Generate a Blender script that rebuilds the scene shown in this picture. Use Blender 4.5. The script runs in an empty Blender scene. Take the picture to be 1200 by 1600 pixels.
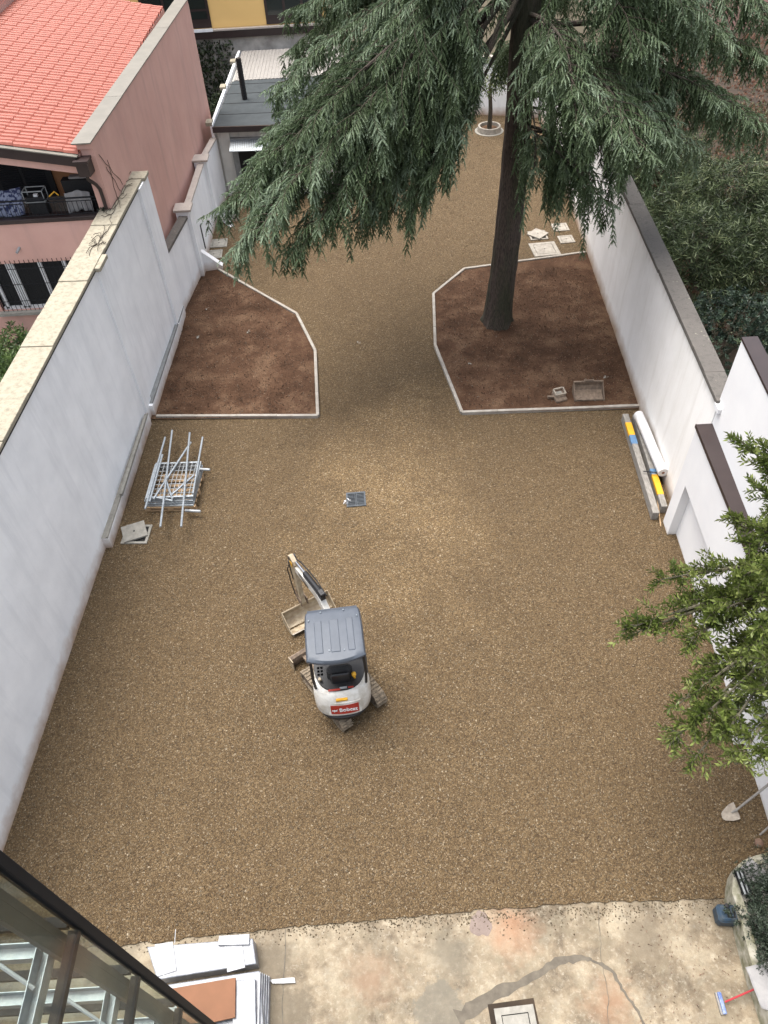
import bpy, math, random
import numpy as np
from mathutils import Matrix, Vector
random.seed(7); RNG = np.random.default_rng(7)
R = math.radians
scene = bpy.context.scene
C = scene.collection

# ------------------------------------------------------------------ camera
F, PX, PY, CH = 1155.0, 600.0, 800.0, 13.0
_n = np.array([62., 1060., F]); _n /= np.linalg.norm(_n)
_up = -_n
_Y = np.array([0, 0, 1.]) - np.array([0, 0, 1.]).dot(_up) * _up; _Y /= np.linalg.norm(_Y)
_X = np.cross(_Y, _up)
RW = np.array([_X, _Y, _up])
cd = bpy.data.cameras.new('camera'); cam = bpy.data.objects.new('camera', cd); C.objects.link(cam)
cd.sensor_fit = 'VERTICAL'; cd.sensor_height = 36.0; cd.lens = F / 1600 * 36
cd.clip_start = 0.05; cd.clip_end = 600
m = Matrix.Identity(4)
for i in range(3):
    m[i][0] = RW[i][0]; m[i][1] = -RW[i][1]; m[i][2] = -RW[i][2]
m[2][3] = CH
cam.matrix_world = m
scene.camera = cam

def G(x, y, z=0.0):
    """photo direction -> the point of that sight line at height z"""
    d = RW @ np.array([(x - PX) / F, (y - PY) / F, 1.])
    t = (z - CH) / d[2]
    return Vector((t * d[0], t * d[1], z))

# ------------------------------------------------------------------ light
w = bpy.data.worlds.new('World'); scene.world = w; w.use_nodes = True
nt = w.node_tree
bg = nt.nodes['Background']
sk = nt.nodes.new('ShaderNodeTexSky'); sk.sky_type = 'NISHITA'; sk.sun_disc = False
SUN_EL, SUN_AZ = 74, -50          # azimuth measured from +Y towards +X
sk.sun_elevation = R(SUN_EL); sk.sun_rotation = R(SUN_AZ)
sk.air_density = 1.0; sk.dust_density = 5.0; sk.ozone_density = 1.0
hs = nt.nodes.new('ShaderNodeHueSaturation'); hs.inputs['Saturation'].default_value = .42   # overcast: milky sky
nt.links.new(sk.outputs[0], hs.inputs['Color']); nt.links.new(hs.outputs[0], bg.inputs[0]); bg.inputs[1].default_value = 0.15
sl = bpy.data.lights.new('sun', 'SUN'); sl.energy = 1.3; sl.angle = R(40); sl.color = (1, .96, .9)
so = bpy.data.objects.new('sun', sl); C.objects.link(so)
sd = Vector((math.sin(R(SUN_AZ)) * math.cos(R(SUN_EL)), math.cos(R(SUN_AZ)) * math.cos(R(SUN_EL)), math.sin(R(SUN_EL))))
so.rotation_euler = sd.to_track_quat('Z', 'Y').to_euler(); so.location = (0, 0, 40)
scene.view_settings.view_transform = 'Standard'; scene.view_settings.look = 'None'
scene.view_settings.exposure = 1.32; scene.view_settings.gamma = 1

# ------------------------------------------------------------------ materials
def newmat(name):
    mt = bpy.data.materials.new(name); mt.use_nodes = True
    return mt, mt.node_tree, mt.node_tree.nodes['Principled BSDF']
def N(t, kind, **kw):
    n = t.nodes.new(kind)
    for k, v in kw.items():
        if k in n.inputs: n.inputs[k].default_value = v
        else: setattr(n, k, v)
    return n
def ramp(t, src, stops):
    r = t.nodes.new('ShaderNodeValToRGB'); e = r.color_ramp.elements
    while len(e) < len(stops): e.new(0.5)
    for i, (p, c) in enumerate(stops):
        e[i].position = p; e[i].color = (*c, 1) if len(c) == 3 else c
    t.links.new(src, r.inputs[0]); return r
def mixc(t, fac, a, b, mode='MIX'):
    n = t.nodes.new('ShaderNodeMix'); n.data_type = 'RGBA'; n.blend_type = mode
    for s, i in ((fac, 0), (a, 6), (b, 7)):
        if hasattr(s, 'is_output'): t.links.new(s, n.inputs[i])
        elif isinstance(s, (int, float)): n.inputs[i].default_value = s
        else: n.inputs[i].default_value = (*s, 1)
    return n.outputs[2]
def coords(t, world=False, scale=None, rot=None):
    if world: s = t.nodes.new('ShaderNodeNewGeometry').outputs['Position']
    else: s = t.nodes.new('ShaderNodeTexCoord').outputs['Object']
    if scale or rot:
        mp = t.nodes.new('ShaderNodeMapping'); t.links.new(s, mp.inputs[0])
        if scale: mp.inputs['Scale'].default_value = scale
        if rot: mp.inputs['Rotation'].default_value = rot
        s = mp.outputs[0]
    return s
def bump(t, b, h, strength, dist=0.01):
    n = N(t, 'ShaderNodeBump', Strength=strength, Distance=dist); t.links.new(h, n.inputs['Height'])
    t.links.new(n.outputs[0], b.inputs['Normal']); return n
def mk(name, c1, c2=None, scale=8, rough=.7, bmp=.0, bscale=40, metal=0., det=6, stops=(.35, .65), world=False, cs=None, spec=None):
    mt, t, b = newmat(name); b.inputs['Roughness'].default_value = rough; b.inputs['Metallic'].default_value = metal
    if spec is not None: b.inputs['Specular IOR Level'].default_value = spec
    c2 = c2 or tuple(x * .82 for x in c1)
    if 'plaster' not in name or 'orange' in name: c1 = tuple(x * KF for x in c1); c2 = tuple(x * KF for x in c2)
    co = coords(t, world, cs)
    n = N(t, 'ShaderNodeTexNoise', Scale=scale, Detail=det, Roughness=.6); t.links.new(co, n.inputs[0])
    r = ramp(t, n.outputs[0], [(stops[0], c2), (stops[1], c1)]); t.links.new(r.outputs[0], b.inputs['Base Color'])
    if bmp:
        n2 = N(t, 'ShaderNodeTexNoise', Scale=bscale, Detail=4); t.links.new(co, n2.inputs[0]); bump(t, b, n2.outputs[0], bmp)
    return mt
M = {}
KF = .82      # darkens nearly all but the plasters to offset the raised exposure
M['stucco_w'] = mk('white_plaster', (.89, .90, .91), (.80, .812, .825), 1.3, .85, .25, 30, det=8)
M['stucco_n'] = mk('fresh_white_plaster', (.78, .78, .78), (.72, .72, .73), .9, .8, .15, 30)
M['pink'] = mk('pink_plaster', (.60, .36, .30), (.54, .315, .26), .8, .85, .2, 35, det=9)
M['orange'] = mk('orange_plaster', (.42, .20, .09), (.36, .16, .07), 1.5, .85)
M['yellow'] = mk('yellow_render', (1.0, .66, .25), (.96, .63, .235), .7, .8)
M['cream'] = mk('cream_render', (.66, .55, .38), (.6, .5, .34), 1, .85)
M['hutwall'] = mk('beige_grey_render', (.72, .70, .65), (.60, .58, .53), 1.6, .85, .2)
M['concwall'] = mk('weathered_concrete', (.66, .63, .58), (.34, .32, .29), 1.6, .9, .4, 20, det=10)
M['brown_metal'] = mk('dark_brown_metal', (.045, .030, .028), (.035, .023, .022), 3, .38)
M['slate_roof'] = mk('bitumen_felt', (.062, .073, .078), (.045, .054, .058), 2.2, .95, .2, 60)
M['steel'] = mk('galvanised_steel', (.50, .54, .57), (.36, .40, .43), 14, .45, 0, metal=.55)
M['steel_dull'] = mk('dull_galvanised_steel', (.42, .44, .45), (.33, .35, .36), 9, .55, metal=.35)
M['iron'] = mk('dark_cast_iron', (.10, .115, .13), (.07, .08, .09), 9, .5, metal=.3)
M['zinc'] = mk('zinc_sheet', (.33, .34, .34), (.24, .25, .25), 5, .5, metal=.3)
M['taupe'] = mk('taupe_painted_sheet', (.23, .21, .175), (.19, .175, .145), 2.5, .6)
M['black'] = mk('black_plastic', (.018, .018, .02), (.012, .012, .013), 20, .45)
M['blackm'] = mk('matte_black', (.015, .015, .016), (.01, .01, .011), 20, .8)
M['dark'] = mk('dark_interior', (.012, .012, .012), (.008, .008, .008), 3, .9)
M['rubber'] = mk('muddy_rubber', (.30, .24, .17), (.13, .105, .075), 22, .9, .5, 90)
M['machine_white'] = mk('machine_white_paint', (.70, .685, .64), (.52, .49, .43), 5, .42, det=10, stops=(.38, .55))
M['machine_grey'] = mk('grey_plastic', (.085, .10, .125), (.072, .086, .108), 7, .5, .1, 120)
M['cream_paint'] = mk('cream_bucket_paint', (.52, .44, .31), (.34, .26, .17), 9, .6)
M['chrome'] = mk('chrome', (.8, .8, .82), (.7, .7, .72), 4, .15, metal=1)
M['red'] = mk('red_decal', (.42, .035, .02), (.36, .03, .018), 4, .45)
M['redp'] = mk('red_plastic', (.5, .03, .04), (.42, .025, .035), 4, .45)
M['yellow_s'] = mk('yellow_sticker', (.85, .45, .02), (.75, .39, .02), 6, .5)
M['blue_s'] = mk('blue_sticker', (.12, .25, .42), (.1, .2, .36), 12, .5)
M['white_p'] = mk('white_plastic', (.8, .8, .8), (.74, .74, .75), 8, .45)
M['wrap'] = mk('white_film_wrap', (.34, .355, .38), (.20, .215, .25), 9, .3, 1., 11)
M['card'] = mk('brown_cardboard', (.26, .118, .06), (.22, .10, .05), 3, .8)
M['wood'] = mk('pallet_wood', (.55, .38, .22), (.40, .26, .14), 6, .8, cs=(1, 6, 6))
M['greywood'] = mk('cement_stained_board', (.34, .32, .29), (.2, .185, .165), 7, .85, .3, cs=(4, 1, 4))
M['conc_l'] = mk('pale_concrete', (.37, .35, .305), (.27, .255, .22), 9, .85, .3, 60)
M['kerb'] = mk('kerb_concrete', (.44, .405, .355), (.33, .295, .25), 5, .85, .3, 60)
M['slabp'] = mk('manhole_concrete', (.45, .41, .35), (.30, .27, .23), 8, .85, .3, 50)
M['dirtmetal'] = mk('earth_caked_steel', (.27, .20, .145), (.14, .105, .078), 14, .85, .3)
M['bark'] = mk('cedar_bark', (.12, .090, .070), (.022, .016, .013), 12, .95, 1., 14, cs=(5, 5, .7), det=10)
M['twig'] = mk('brown_twig', (.07, .05, .035), (.04, .03, .02), 12, .9)
M['stem'] = mk('green_grey_stem', (.12, .11, .07), (.08, .07, .045), 12, .8)
M['blue_c'] = mk('dusty_blue_plastic', (.014, .045, .085), (.045, .06, .07), 9, .5)
M['mop_blue'] = mk('blue_broom_plastic', (.08, .14, .38), (.3, .36, .5), 14, .5)
M['grey_h'] = mk('grey_handle', (.32, .30, .27), (.24, .22, .2), 12, .6)
M['spade'] = mk('cement_dusted_steel', (.42, .37, .30), (.30, .25, .2), 14, .7)
M['mossy'] = mk('mossy_cement', (.50, .47, .39), (.17, .165, .09), 5.5, .9, .3, 30)
M['navy'] = mk('patterned_navy_cloth', (.25, .28, .38), (.02, .03, .09), 9, .9, stops=(.47, .53))
M['cloth_w'] = mk('grey_white_cloth', (.36, .35, .34), (.28, .27, .27), 6, .9)
M['lid_red'] = mk('reddish_stone', (.22, .135, .09), (.17, .10, .07), 12, .8)
M['grey_steel'] = mk('grey_green_painted_steel', (.11, .115, .105), (.085, .09, .08), 4, .5)
M['anth'] = mk('anthracite_metal', (.014, .015, .018), (.010, .011, .014), 4, .6, spec=.2)

def leafmat(name, cols, rough=.55, trans=.0):
    """every leaf face carries its own random value -> colour of that leaf"""
    mt, t, b = newmat(name); b.inputs['Roughness'].default_value = rough
    a = t.nodes.new('ShaderNodeAttribute'); a.attribute_name = 'rnd'
    st = [(i / max(1, len(cols) - 1), tuple(x * KF * .92 for x in c)) for i, c in enumerate(cols)]
    r = ramp(t, a.outputs['Fac'], st); t.links.new(r.outputs[0], b.inputs['Base Color'])
    b.inputs['Specular IOR Level'].default_value = .35
    if trans:
        tr = t.nodes.new('ShaderNodeBsdfTranslucent'); mx = t.nodes.new('ShaderNodeMixShader'); mx.inputs[0].default_value = trans
        t.links.new(r.outputs[0], tr.inputs[0]); t.links.new(b.outputs[0], mx.inputs[1]); t.links.new(tr.outputs[0], mx.inputs[2])
        t.links.new(mx.outputs[0], t.nodes['Material Output'].inputs[0])
    return mt
M['needles'] = leafmat('cedar_needles', [(.018, .030, .010), (.046, .072, .025), (.092, .138, .056), (.17, .235, .12), (.34, .43, .29)], .6, .15)
M['laurel'] = leafmat('glossy_green_leaves', [(.035, .058, .015), (.085, .125, .028), (.17, .22, .05), (.33, .38, .12)], .35, .2)
M['oleander'] = leafmat('narrow_grey_green_leaves', [(.012, .020, .008), (.045, .068, .026), (.11, .145, .06), (.30, .34, .17)], .5, .15)
M['pitto'] = leafmat('dark_round_leaves', [(.010, .02, .012), (.035, .06, .036), (.08, .12, .08), (.19, .25, .13)], .4, .1)
M['bushl'] = leafmat('fresh_green_leaves', [(.03, .06, .02), (.07, .12, .03), (.12, .19, .05), (.2, .28, .1)], .5, .15)
M['ivy'] = leafmat('ivy_leaves', [(.015, .025, .01), (.035, .055, .02), (.07, .09, .04)], .6)
M['small'] = leafmat('small_grey_green_leaves', [(.02, .03, .02), (.05, .07, .045), (.10, .13, .09)], .5, .1)
M['dead'] = leafmat('fallen_leaves', [(.10, .05, .03), (.38, .19, .12), (.62, .40, .29), (.28, .14, .08)], .8)

def stain_base(mt, col, z0, z1, fac=.85, scale=2.5):
    """splash dirt at the foot of a wall: ragged band between heights z0..z1"""
    t = mt.node_tree; b = t.nodes['Principled BSDF']; l = b.inputs['Base Color'].links[0]; src = l.from_socket
    g = t.nodes.new('ShaderNodeNewGeometry'); s = t.nodes.new('ShaderNodeSeparateXYZ'); t.links.new(g.outputs['Position'], s.inputs[0])
    n = N(t, 'ShaderNodeTexNoise', Scale=scale, Detail=8, Roughness=.65); t.links.new(g.outputs['Position'], n.inputs[0])
    ad = N(t, 'ShaderNodeMath', operation='MULTIPLY_ADD'); t.links.new(n.outputs[0], ad.inputs[0]); ad.inputs[1].default_value = -.55; t.links.new(s.outputs['Z'], ad.inputs[2])
    mr = N(t, 'ShaderNodeMapRange'); t.links.new(ad.outputs[0], mr.inputs[0])
    mr.inputs[1].default_value = z0 - .27; mr.inputs[2].default_value = z1 - .27; mr.inputs[3].default_value = fac; mr.inputs[4].default_value = 0
    t.links.new(mixc(t, mr.outputs[0], src, col), b.inputs['Base Color'])
def streaks(mt, col, fac=.3, sc=(3, 3, .35), lo=.5, hi=.75):
    t = mt.node_tree; b = t.nodes['Principled BSDF']; src = b.inputs['Base Color'].links[0].from_socket
    n = N(t, 'ShaderNodeTexNoise', Scale=1.2, Detail=8, Roughness=.6); t.links.new(coords(t, True, sc), n.inputs[0])
    mr = N(t, 'ShaderNodeMapRange'); t.links.new(n.outputs[0], mr.inputs[0]); mr.inputs[1].default_value = lo; mr.inputs[2].default_value = hi; mr.inputs[4].default_value = fac
    t.links.new(mixc(t, mr.outputs[0], src, col), b.inputs['Base Color'])
streaks(M['stucco_w'], (.62, .635, .66), .5)
streaks(M['pink'], (.36, .235, .2), .45, (2, 2, .3))
streaks(M['bark'], (.022, .034, .012), .55, (1.5, 1.5, .3), .45, .6)
streaks(M['hutwall'], (.25, .25, .235), .6)
stain_base(M['stucco_w'], (.36, .23, .14), 0.0, .42, .9)
stain_base(M['stucco_n'], (.45, .40, .33), 0.0, .10, .5)
def drips(mt, col, zt, depth, fac):
    '''rain streaks running down from the coping'''
    t = mt.node_tree; b = t.nodes['Principled BSDF']; src = b.inputs['Base Color'].links[0].from_socket
    g = t.nodes.new('ShaderNodeNewGeometry'); s = t.nodes.new('ShaderNodeSeparateXYZ'); t.links.new(g.outputs['Position'], s.inputs[0])
    n = N(t, 'ShaderNodeTexNoise', Scale=1.6, Detail=9, Roughness=.7); t.links.new(coords(t, True, (1, 3.2, .12)), n.inputs[0])
    ad = N(t, 'ShaderNodeMath', operation='MULTIPLY_ADD'); t.links.new(n.outputs[0], ad.inputs[0]); ad.inputs[1].default_value = depth * 3; t.links.new(s.outputs['Z'], ad.inputs[2])
    mr = N(t, 'ShaderNodeMapRange'); t.links.new(ad.outputs[0], mr.inputs[0]); mr.inputs[1].default_value = zt + depth * 1.1; mr.inputs[2].default_value = zt + depth * 2.3; mr.inputs[4].default_value = fac
    t.links.new(mixc(t, mr.outputs[0], src, col), b.inputs['Base Color'])
drips(M['stucco_w'], (.56, .56, .54), 4.5, .5, .3)
M['stucco_r'] = mk('old_white_plaster', (.88, .87, .85), (.79, .78, .755), .8, .85, .3, 18, det=8)
streaks(M['stucco_r'], (.58, .55, .5), .35)
stain_base(M['stucco_r'], (.30, .19, .10), 0.05, .55, .9, 1.8)

drips(M['stucco_r'], (.42, .40, .35), 3.35, .4, .6)
def coping_mat(name, base, dark, lich, dk=.55):
    mt, t, b = newmat(name); b.inputs['Roughness'].default_value = .9
    co = coords(t, True)
    n1 = N(t, 'ShaderNodeTexNoise', Scale=2.2, Detail=9, Roughness=.7); t.links.new(co, n1.inputs[0])
    n2 = N(t, 'ShaderNodeTexNoise', Scale=9, Detail=10, Roughness=.78); t.links.new(co, n2.inputs[0])
    v = N(t, 'ShaderNodeTexVoronoi', Scale=9); t.links.new(co, v.inputs[0])
    a = ramp(t, n1.outputs[0], [(.3, base), (.7, tuple(x * .85 for x in base))])
    r2 = ramp(t, n2.outputs[0], [(dk, (0, 0, 0)), (dk + .16, (.85, .85, .85))])
    c = mixc(t, r2.outputs[0], a.outputs[0], dark)
    r3 = ramp(t, v.outputs['Distance'], [(.0, (1, 1, 1)), (.22, (0, 0, 0))])
    n4 = N(t, 'ShaderNodeTexNoise', Scale=1.1, Detail=3); t.links.new(co, n4.inputs[0])
    r4 = ramp(t, n4.outputs[0], [(.5, (0, 0, 0)), (.6, (1, 1, 1))])
    c2 = mixc(t, mixc(t, 1., r3.outputs[0], r4.outputs[0], 'MULTIPLY'), c, lich)
    c2 = mixc(t, 1., c2, (KF*.95, KF*.95, KF*.95), 'MULTIPLY')
    t.links.new(c2, b.inputs['Base Color']); bump(t, b, n2.outputs[0], .7, .02)
    return mt
M['coping_y'] = coping_mat('lichened_travertine', (.46, .415, .315), (.25, .22, .16), (.36, .35, .2), .47)
M['coping_p'] = coping_mat('pinkish_stone', (.60, .53, .47), (.30, .24, .2), (.55, .5, .4), .54)
M['coping_g'] = coping_mat('dark_lichened_stone', (.155, .14, .125), (.05, .047, .042), (.42, .40, .30), .52)
M['corrug'] = coping_mat('weathered_fibre_cement', (.40, .375, .345), (.13, .12, .11), (.5, .48, .46), .55)

# roof tile
mt, t, b = newmat('coral_roof_tile'); M['tile'] = mt; b.inputs['Roughness'].default_value = .55
co = coords(t, True)
v = N(t, 'ShaderNodeTexNoise', Scale=5.5, Detail=9, Roughness=.75); t.links.new(co, v.inputs[0])
a = ramp(t, v.outputs[0], [(.3, (.30, .078, .049)), (.7, (.37, .112, .073))]); t.links.new(a.outputs[0], b.inputs['Base Color'])

# glass
mt, t, b = newmat('tinted_glass'); M['glass'] = mt
b.inputs['Base Color'].default_value = (.55, .6, .58, 1); b.inputs['Roughness'].default_value = .02
tr = t.nodes.new('ShaderNodeBsdfTransparent'); tr.inputs[0].default_value = (.90, .93, .91, 1)
gl = t.nodes.new('ShaderNodeBsdfGlossy'); gl.inputs['Roughness'].default_value = .03
fr0 = N(t, 'ShaderNodeLayerWeight', Blend=.35); fr = N(t, 'ShaderNodeMath', operation='MULTIPLY'); t.links.new(fr0.outputs['Facing'], fr.inputs[0]); fr.inputs[1].default_value = .16; mx = t.nodes.new('ShaderNodeMixShader')
t.links.new(fr.outputs[0], mx.inputs[0]); t.links.new(tr.outputs[0], mx.inputs[1]); t.links.new(gl.outputs[0], mx.inputs[2])
t.links.new(mx.outputs[0], t.nodes['Material Output'].inputs[0])
mt, t, b = newmat('window_glass'); M['pane'] = mt
b.inputs['Base Color'].default_value = (.02, .025, .022, 1); b.inputs['Roughness'].default_value = .08; b.inputs['Specular IOR Level'].default_value = .6
mt, t, b = newmat('clear_film'); M['film'] = mt; b.inputs['Roughness'].default_value = .2
b.inputs['Base Color'].default_value = (.9, .92, .95, 1); b.inputs['Alpha'].default_value = .35

# gravel
mt, t, b = newmat('gravel'); M['gravel'] = mt; b.inputs['Roughness'].default_value = .85; b.inputs['Specular IOR Level'].default_value = .3
co = coords(t, True)
nz = N(t, 'ShaderNodeTexNoise', Scale=18, Detail=2); t.links.new(co, nz.inputs[0])
wob = mixc(t, .05, co, nz.outputs['Color'])
v = N(t, 'ShaderNodeTexVoronoi', Scale=46, Randomness=1.); t.links.new(wob, v.inputs[0])
v2 = N(t, 'ShaderNodeTexVoronoi', Scale=70); t.links.new(wob, v2.inputs[0])
sep = t.nodes.new('ShaderNodeSeparateColor'); t.links.new(v.outputs['Color'], sep.inputs[0])
sep2 = t.nodes.new('ShaderNodeSeparateColor'); t.links.new(v2.outputs['Color'], sep2.inputs[0])
st = [(0, (.066, .042, .020)), (.25, (.106, .070, .034)), (.5, (.137, .094, .047)), (.72, (.166, .116, .060)), (.9, (.205, .150, .086)), (.975, (.25, .20, .135)), (1, (.36, .31, .23))]
c1 = ramp(t, sep.outputs[0], st); c2 = ramp(t, sep2.outputs[1], st)
# pale crushed-stone dust lies where machines ran least: wide soft patches
big = N(t, 'ShaderNodeTexNoise', Scale=.5, Detail=7, Roughness=.6); t.links.new(co, big.inputs[0])
sx = t.nodes.new('ShaderNodeSeparateXYZ'); t.links.new(co, sx.inputs[0])
vd = N(t, 'ShaderNodeVectorMath', operation='DISTANCE'); 
mp = t.nodes.new('ShaderNodeMapping'); t.links.new(co, mp.inputs[0]); mp.inputs['Scale'].default_value = (1.25, .62, 0)
t.links.new(mp.outputs[0], vd.inputs[0]); vd.inputs[1].default_value = (.2, 12.2 * .62, 0)
mr = N(t, 'ShaderNodeMapRange'); t.links.new(vd.outputs['Value'], mr.inputs[0]); mr.inputs[1].default_value = .3; mr.inputs[2].default_value = 4.5; mr.inputs[3].default_value = .31; mr.inputs[4].default_value = 0
ad = N(t, 'ShaderNodeMath', operation='MULTIPLY_ADD'); t.links.new(big.outputs[0], ad.inputs[0]); ad.inputs[1].default_value = .7; t.links.new(mr.outputs[0], ad.inputs[2])
pr = ramp(t, ad.outputs[0], [(.44, (0, 0, 0)), (.78, (1, 1, 1))])
pale_dust = mixc(t, 1., c1.outputs[0], (1.75, 1.74, 1.68), 'MULTIPLY')
dk = mixc(t, 1., c1.outputs[0], (.86, .83, .78), 'MULTIPLY')
base = mixc(t, pr.outputs[0], dk, pale_dust)
sw = ramp(t, sep2.outputs[0], [(.55, (0, 0, 0)), (.62, (1, 1, 1))])
base = mixc(t, mixc(t, 1., sw.outputs[0], (.6, .6, .6), 'MULTIPLY'), base, c2.outputs[0])
gap = ramp(t, v.outputs['Distance'], [(.45, (0, 0, 0)), (.75, (1, 1, 1))])
base = mixc(t, mixc(t, 1., gap.outputs[0], (.55, .55, .55), 'MULTIPLY'), base, (.05, .035, .022))
b3 = N(t, 'ShaderNodeTexNoise', Scale=1.6, Detail=6, Roughness=.65); t.links.new(co, b3.inputs[0])
rr = ramp(t, b3.outputs[0], [(.3, (.90, .88, .86)), (.7, (1.06, 1.05, 1.04))])
base = mixc(t, 1., base, rr.outputs[0], 'MULTIPLY')
t.links.new(base, b.inputs['Base Color'])
hm = N(t, 'ShaderNodeMath', operation='MULTIPLY'); t.links.new(v.outputs['Distance'], hm.inputs[0]); hm.inputs[1].default_value = -1
h2 = N(t, 'ShaderNodeMath', operation='MULTIPLY_ADD'); t.links.new(sep.outputs[1], h2.inputs[0]); h2.inputs[1].default_value = .9; t.links.new(hm.outputs[0], h2.inputs[2])
bump(t, b, h2.outputs[0], 1.0, .014)

# soil
mt, t, b = newmat('red_brown_soil'); M['soil'] = mt; b.inputs['Roughness'].default_value = .95; b.inputs['Specular IOR Level'].default_value = .2
co = coords(t, True)
n1 = N(t, 'ShaderNodeTexNoise', Scale=1.1, Detail=10, Roughness=.72, Distortion=.15); t.links.new(co, n1.inputs[0])
n2 = N(t, 'ShaderNodeTexNoise', Scale=22, Detail=6, Roughness=.7); t.links.new(co, n2.inputs[0])
v = N(t, 'ShaderNodeTexVoronoi', Scale=30); t.links.new(co, v.inputs[0]); sp = t.nodes.new('ShaderNodeSeparateColor'); t.links.new(v.outputs['Color'], sp.inputs[0])
a = ramp(t, n1.outputs[0], [(.34, (.042, .022, .012)), (.5, (.080, .044, .026)), (.64, (.135, .085, .053))])
bb = ramp(t, n2.outputs[0], [(.3, (.65, .62, .6)), (.7, (1.25, 1.2, 1.15))])
c = mixc(t, 1., a.outputs[0], bb.outputs[0], 'MULTIPLY')
r = ramp(t, sp.outputs[0], [(.955, (0, 0, 0)), (.965, (1, 1, 1))]); r2 = ramp(t, v.outputs['Distance'], [(.2, (1, 1, 1)), (.3, (0, 0, 0))])
c = mixc(t, mixc(t, 1., r.outputs[0], r2.outputs[0], 'MULTIPLY'), c, (.32, .25, .18))
t.links.new(c, b.inputs['Base Color']); bump(t, b, n2.outputs[0], .8, .03)

# old concrete yard
mt, t, b = newmat('stained_concrete_floor'); M['floor'] = mt; b.inputs['Roughness'].default_value = .75
co = coords(t, True)
def ns(s, d=8, r_=.65, dist=0.): 
    n = N(t, 'ShaderNodeTexNoise', Scale=s, Detail=d, Roughness=r_, Distortion=dist); t.links.new(co, n.inputs[0]); return n.outputs[0]
c = ramp(t, ns(1.1, 12, .74, .1), [(.40, (.10, .074, .045)), (.47, (.165, .126, .080)), (.53, (.24, .19, .125)), (.60, (.31, .258, .178))]).outputs[0]
c = mixc(t, ramp(t, ns(3.4, 12, .8, .1), [(.52, (0, 0, 0)), (.66, (.75, .75, .75))]).outputs[0], c, (.22, .19, .14))
c = mixc(t, ramp(t, ns(11, 8, .8), [(.52, (0, 0, 0)), (.64, (.6, .6, .6))]).outputs[0], c, (.40, .355, .27))
c = mixc(t, ramp(t, ns(34, 6, .8), [(.58, (0, 0, 0)), (.66, (.8, .8, .8))]).outputs[0], c, (.11, .09, .065))
c = mixc(t, ramp(t, ns(1.9, 12, .8, .0), [(.5, (0, 0, 0)), (.6, (.6, .6, .6))]).outputs[0], c, (.17, .14, .09))
c = mixc(t, ramp(t, ns(7, 10, .85), [(.5, (0, 0, 0)), (.62, (.5, .5, .5))]).outputs[0], c, (.2, .17, .12))
vd = N(t, 'ShaderNodeVectorMath', operation='DISTANCE'); t.links.new(co, vd.inputs[0]); vd.inputs[1].default_value = (1.6, 2.95, 0)
w_ = N(t, 'ShaderNodeMath', operation='MULTIPLY_ADD'); t.links.new(ns(3, 6), w_.inputs[0]); w_.inputs[1].default_value = .9; t.links.new(vd.outputs['Value'], w_.inputs[2])
c = mixc(t, ramp(t, w_.outputs[0], [(.5, (.65, .65, .65)), (1.25, (0, 0, 0))]).outputs[0], c, (.27, .13, .065))
for (sx_, sy_, r0_, r1_, col_) in ((-2.15, 2.7, .25, .6, (.13, .105, .07)), (.62, 2.62, .2, .42, (.14, .12, .085)), (.4, 1.85, .45, .8, (.14, .125, .095)), (-1.9, 2.0, .35, .7, (.13, .105, .07)), (3.6, 2.75, .2, .9, (.15, .12, .08)), (2.9, 1.9, .1, .7, (.22, .12, .065)), (-.6, 2.4, .1, .6, (.2, .125, .075))):
    vd = N(t, 'ShaderNodeVectorMath', operation='DISTANCE'); t.links.new(co, vd.inputs[0]); vd.inputs[1].default_value = (sx_, sy_, 0)
    w_ = N(t, 'ShaderNodeMath', operation='MULTIPLY_ADD'); t.links.new(ns(3.5, 9, .7), w_.inputs[0]); w_.inputs[1].default_value = 1.1; t.links.new(vd.outputs['Value'], w_.inputs[2])
    c = mixc(t, ramp(t, w_.outputs[0], [((r0_ + .5) / 1., (.7, .7, .7)), (min(1, r1_ + .55), (0, 0, 0))]).outputs[0], c, col_)
t.links.new(c, b.inputs['Base Color']); bump(t, b, ns(30, 5), .35, .01)
M['patch'] = mk('grey_mortar_patch', (.165, .14, .105), (.11, .093, .07), 7, .85, .3)
M['patch_p'] = mk('pinkish_mortar_patch', (.26, .20, .17), (.21, .16, .135), 6, .85, .3)
M['damp'] = mk('damp_grey_concrete', (.155, .13, .092), (.105, .088, .06), 4, .6, .2)
M['gardensoil'] = mk('garden_soil', (.06, .04, .024), (.03, .02, .012), 2, .95, .5, 12)
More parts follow.
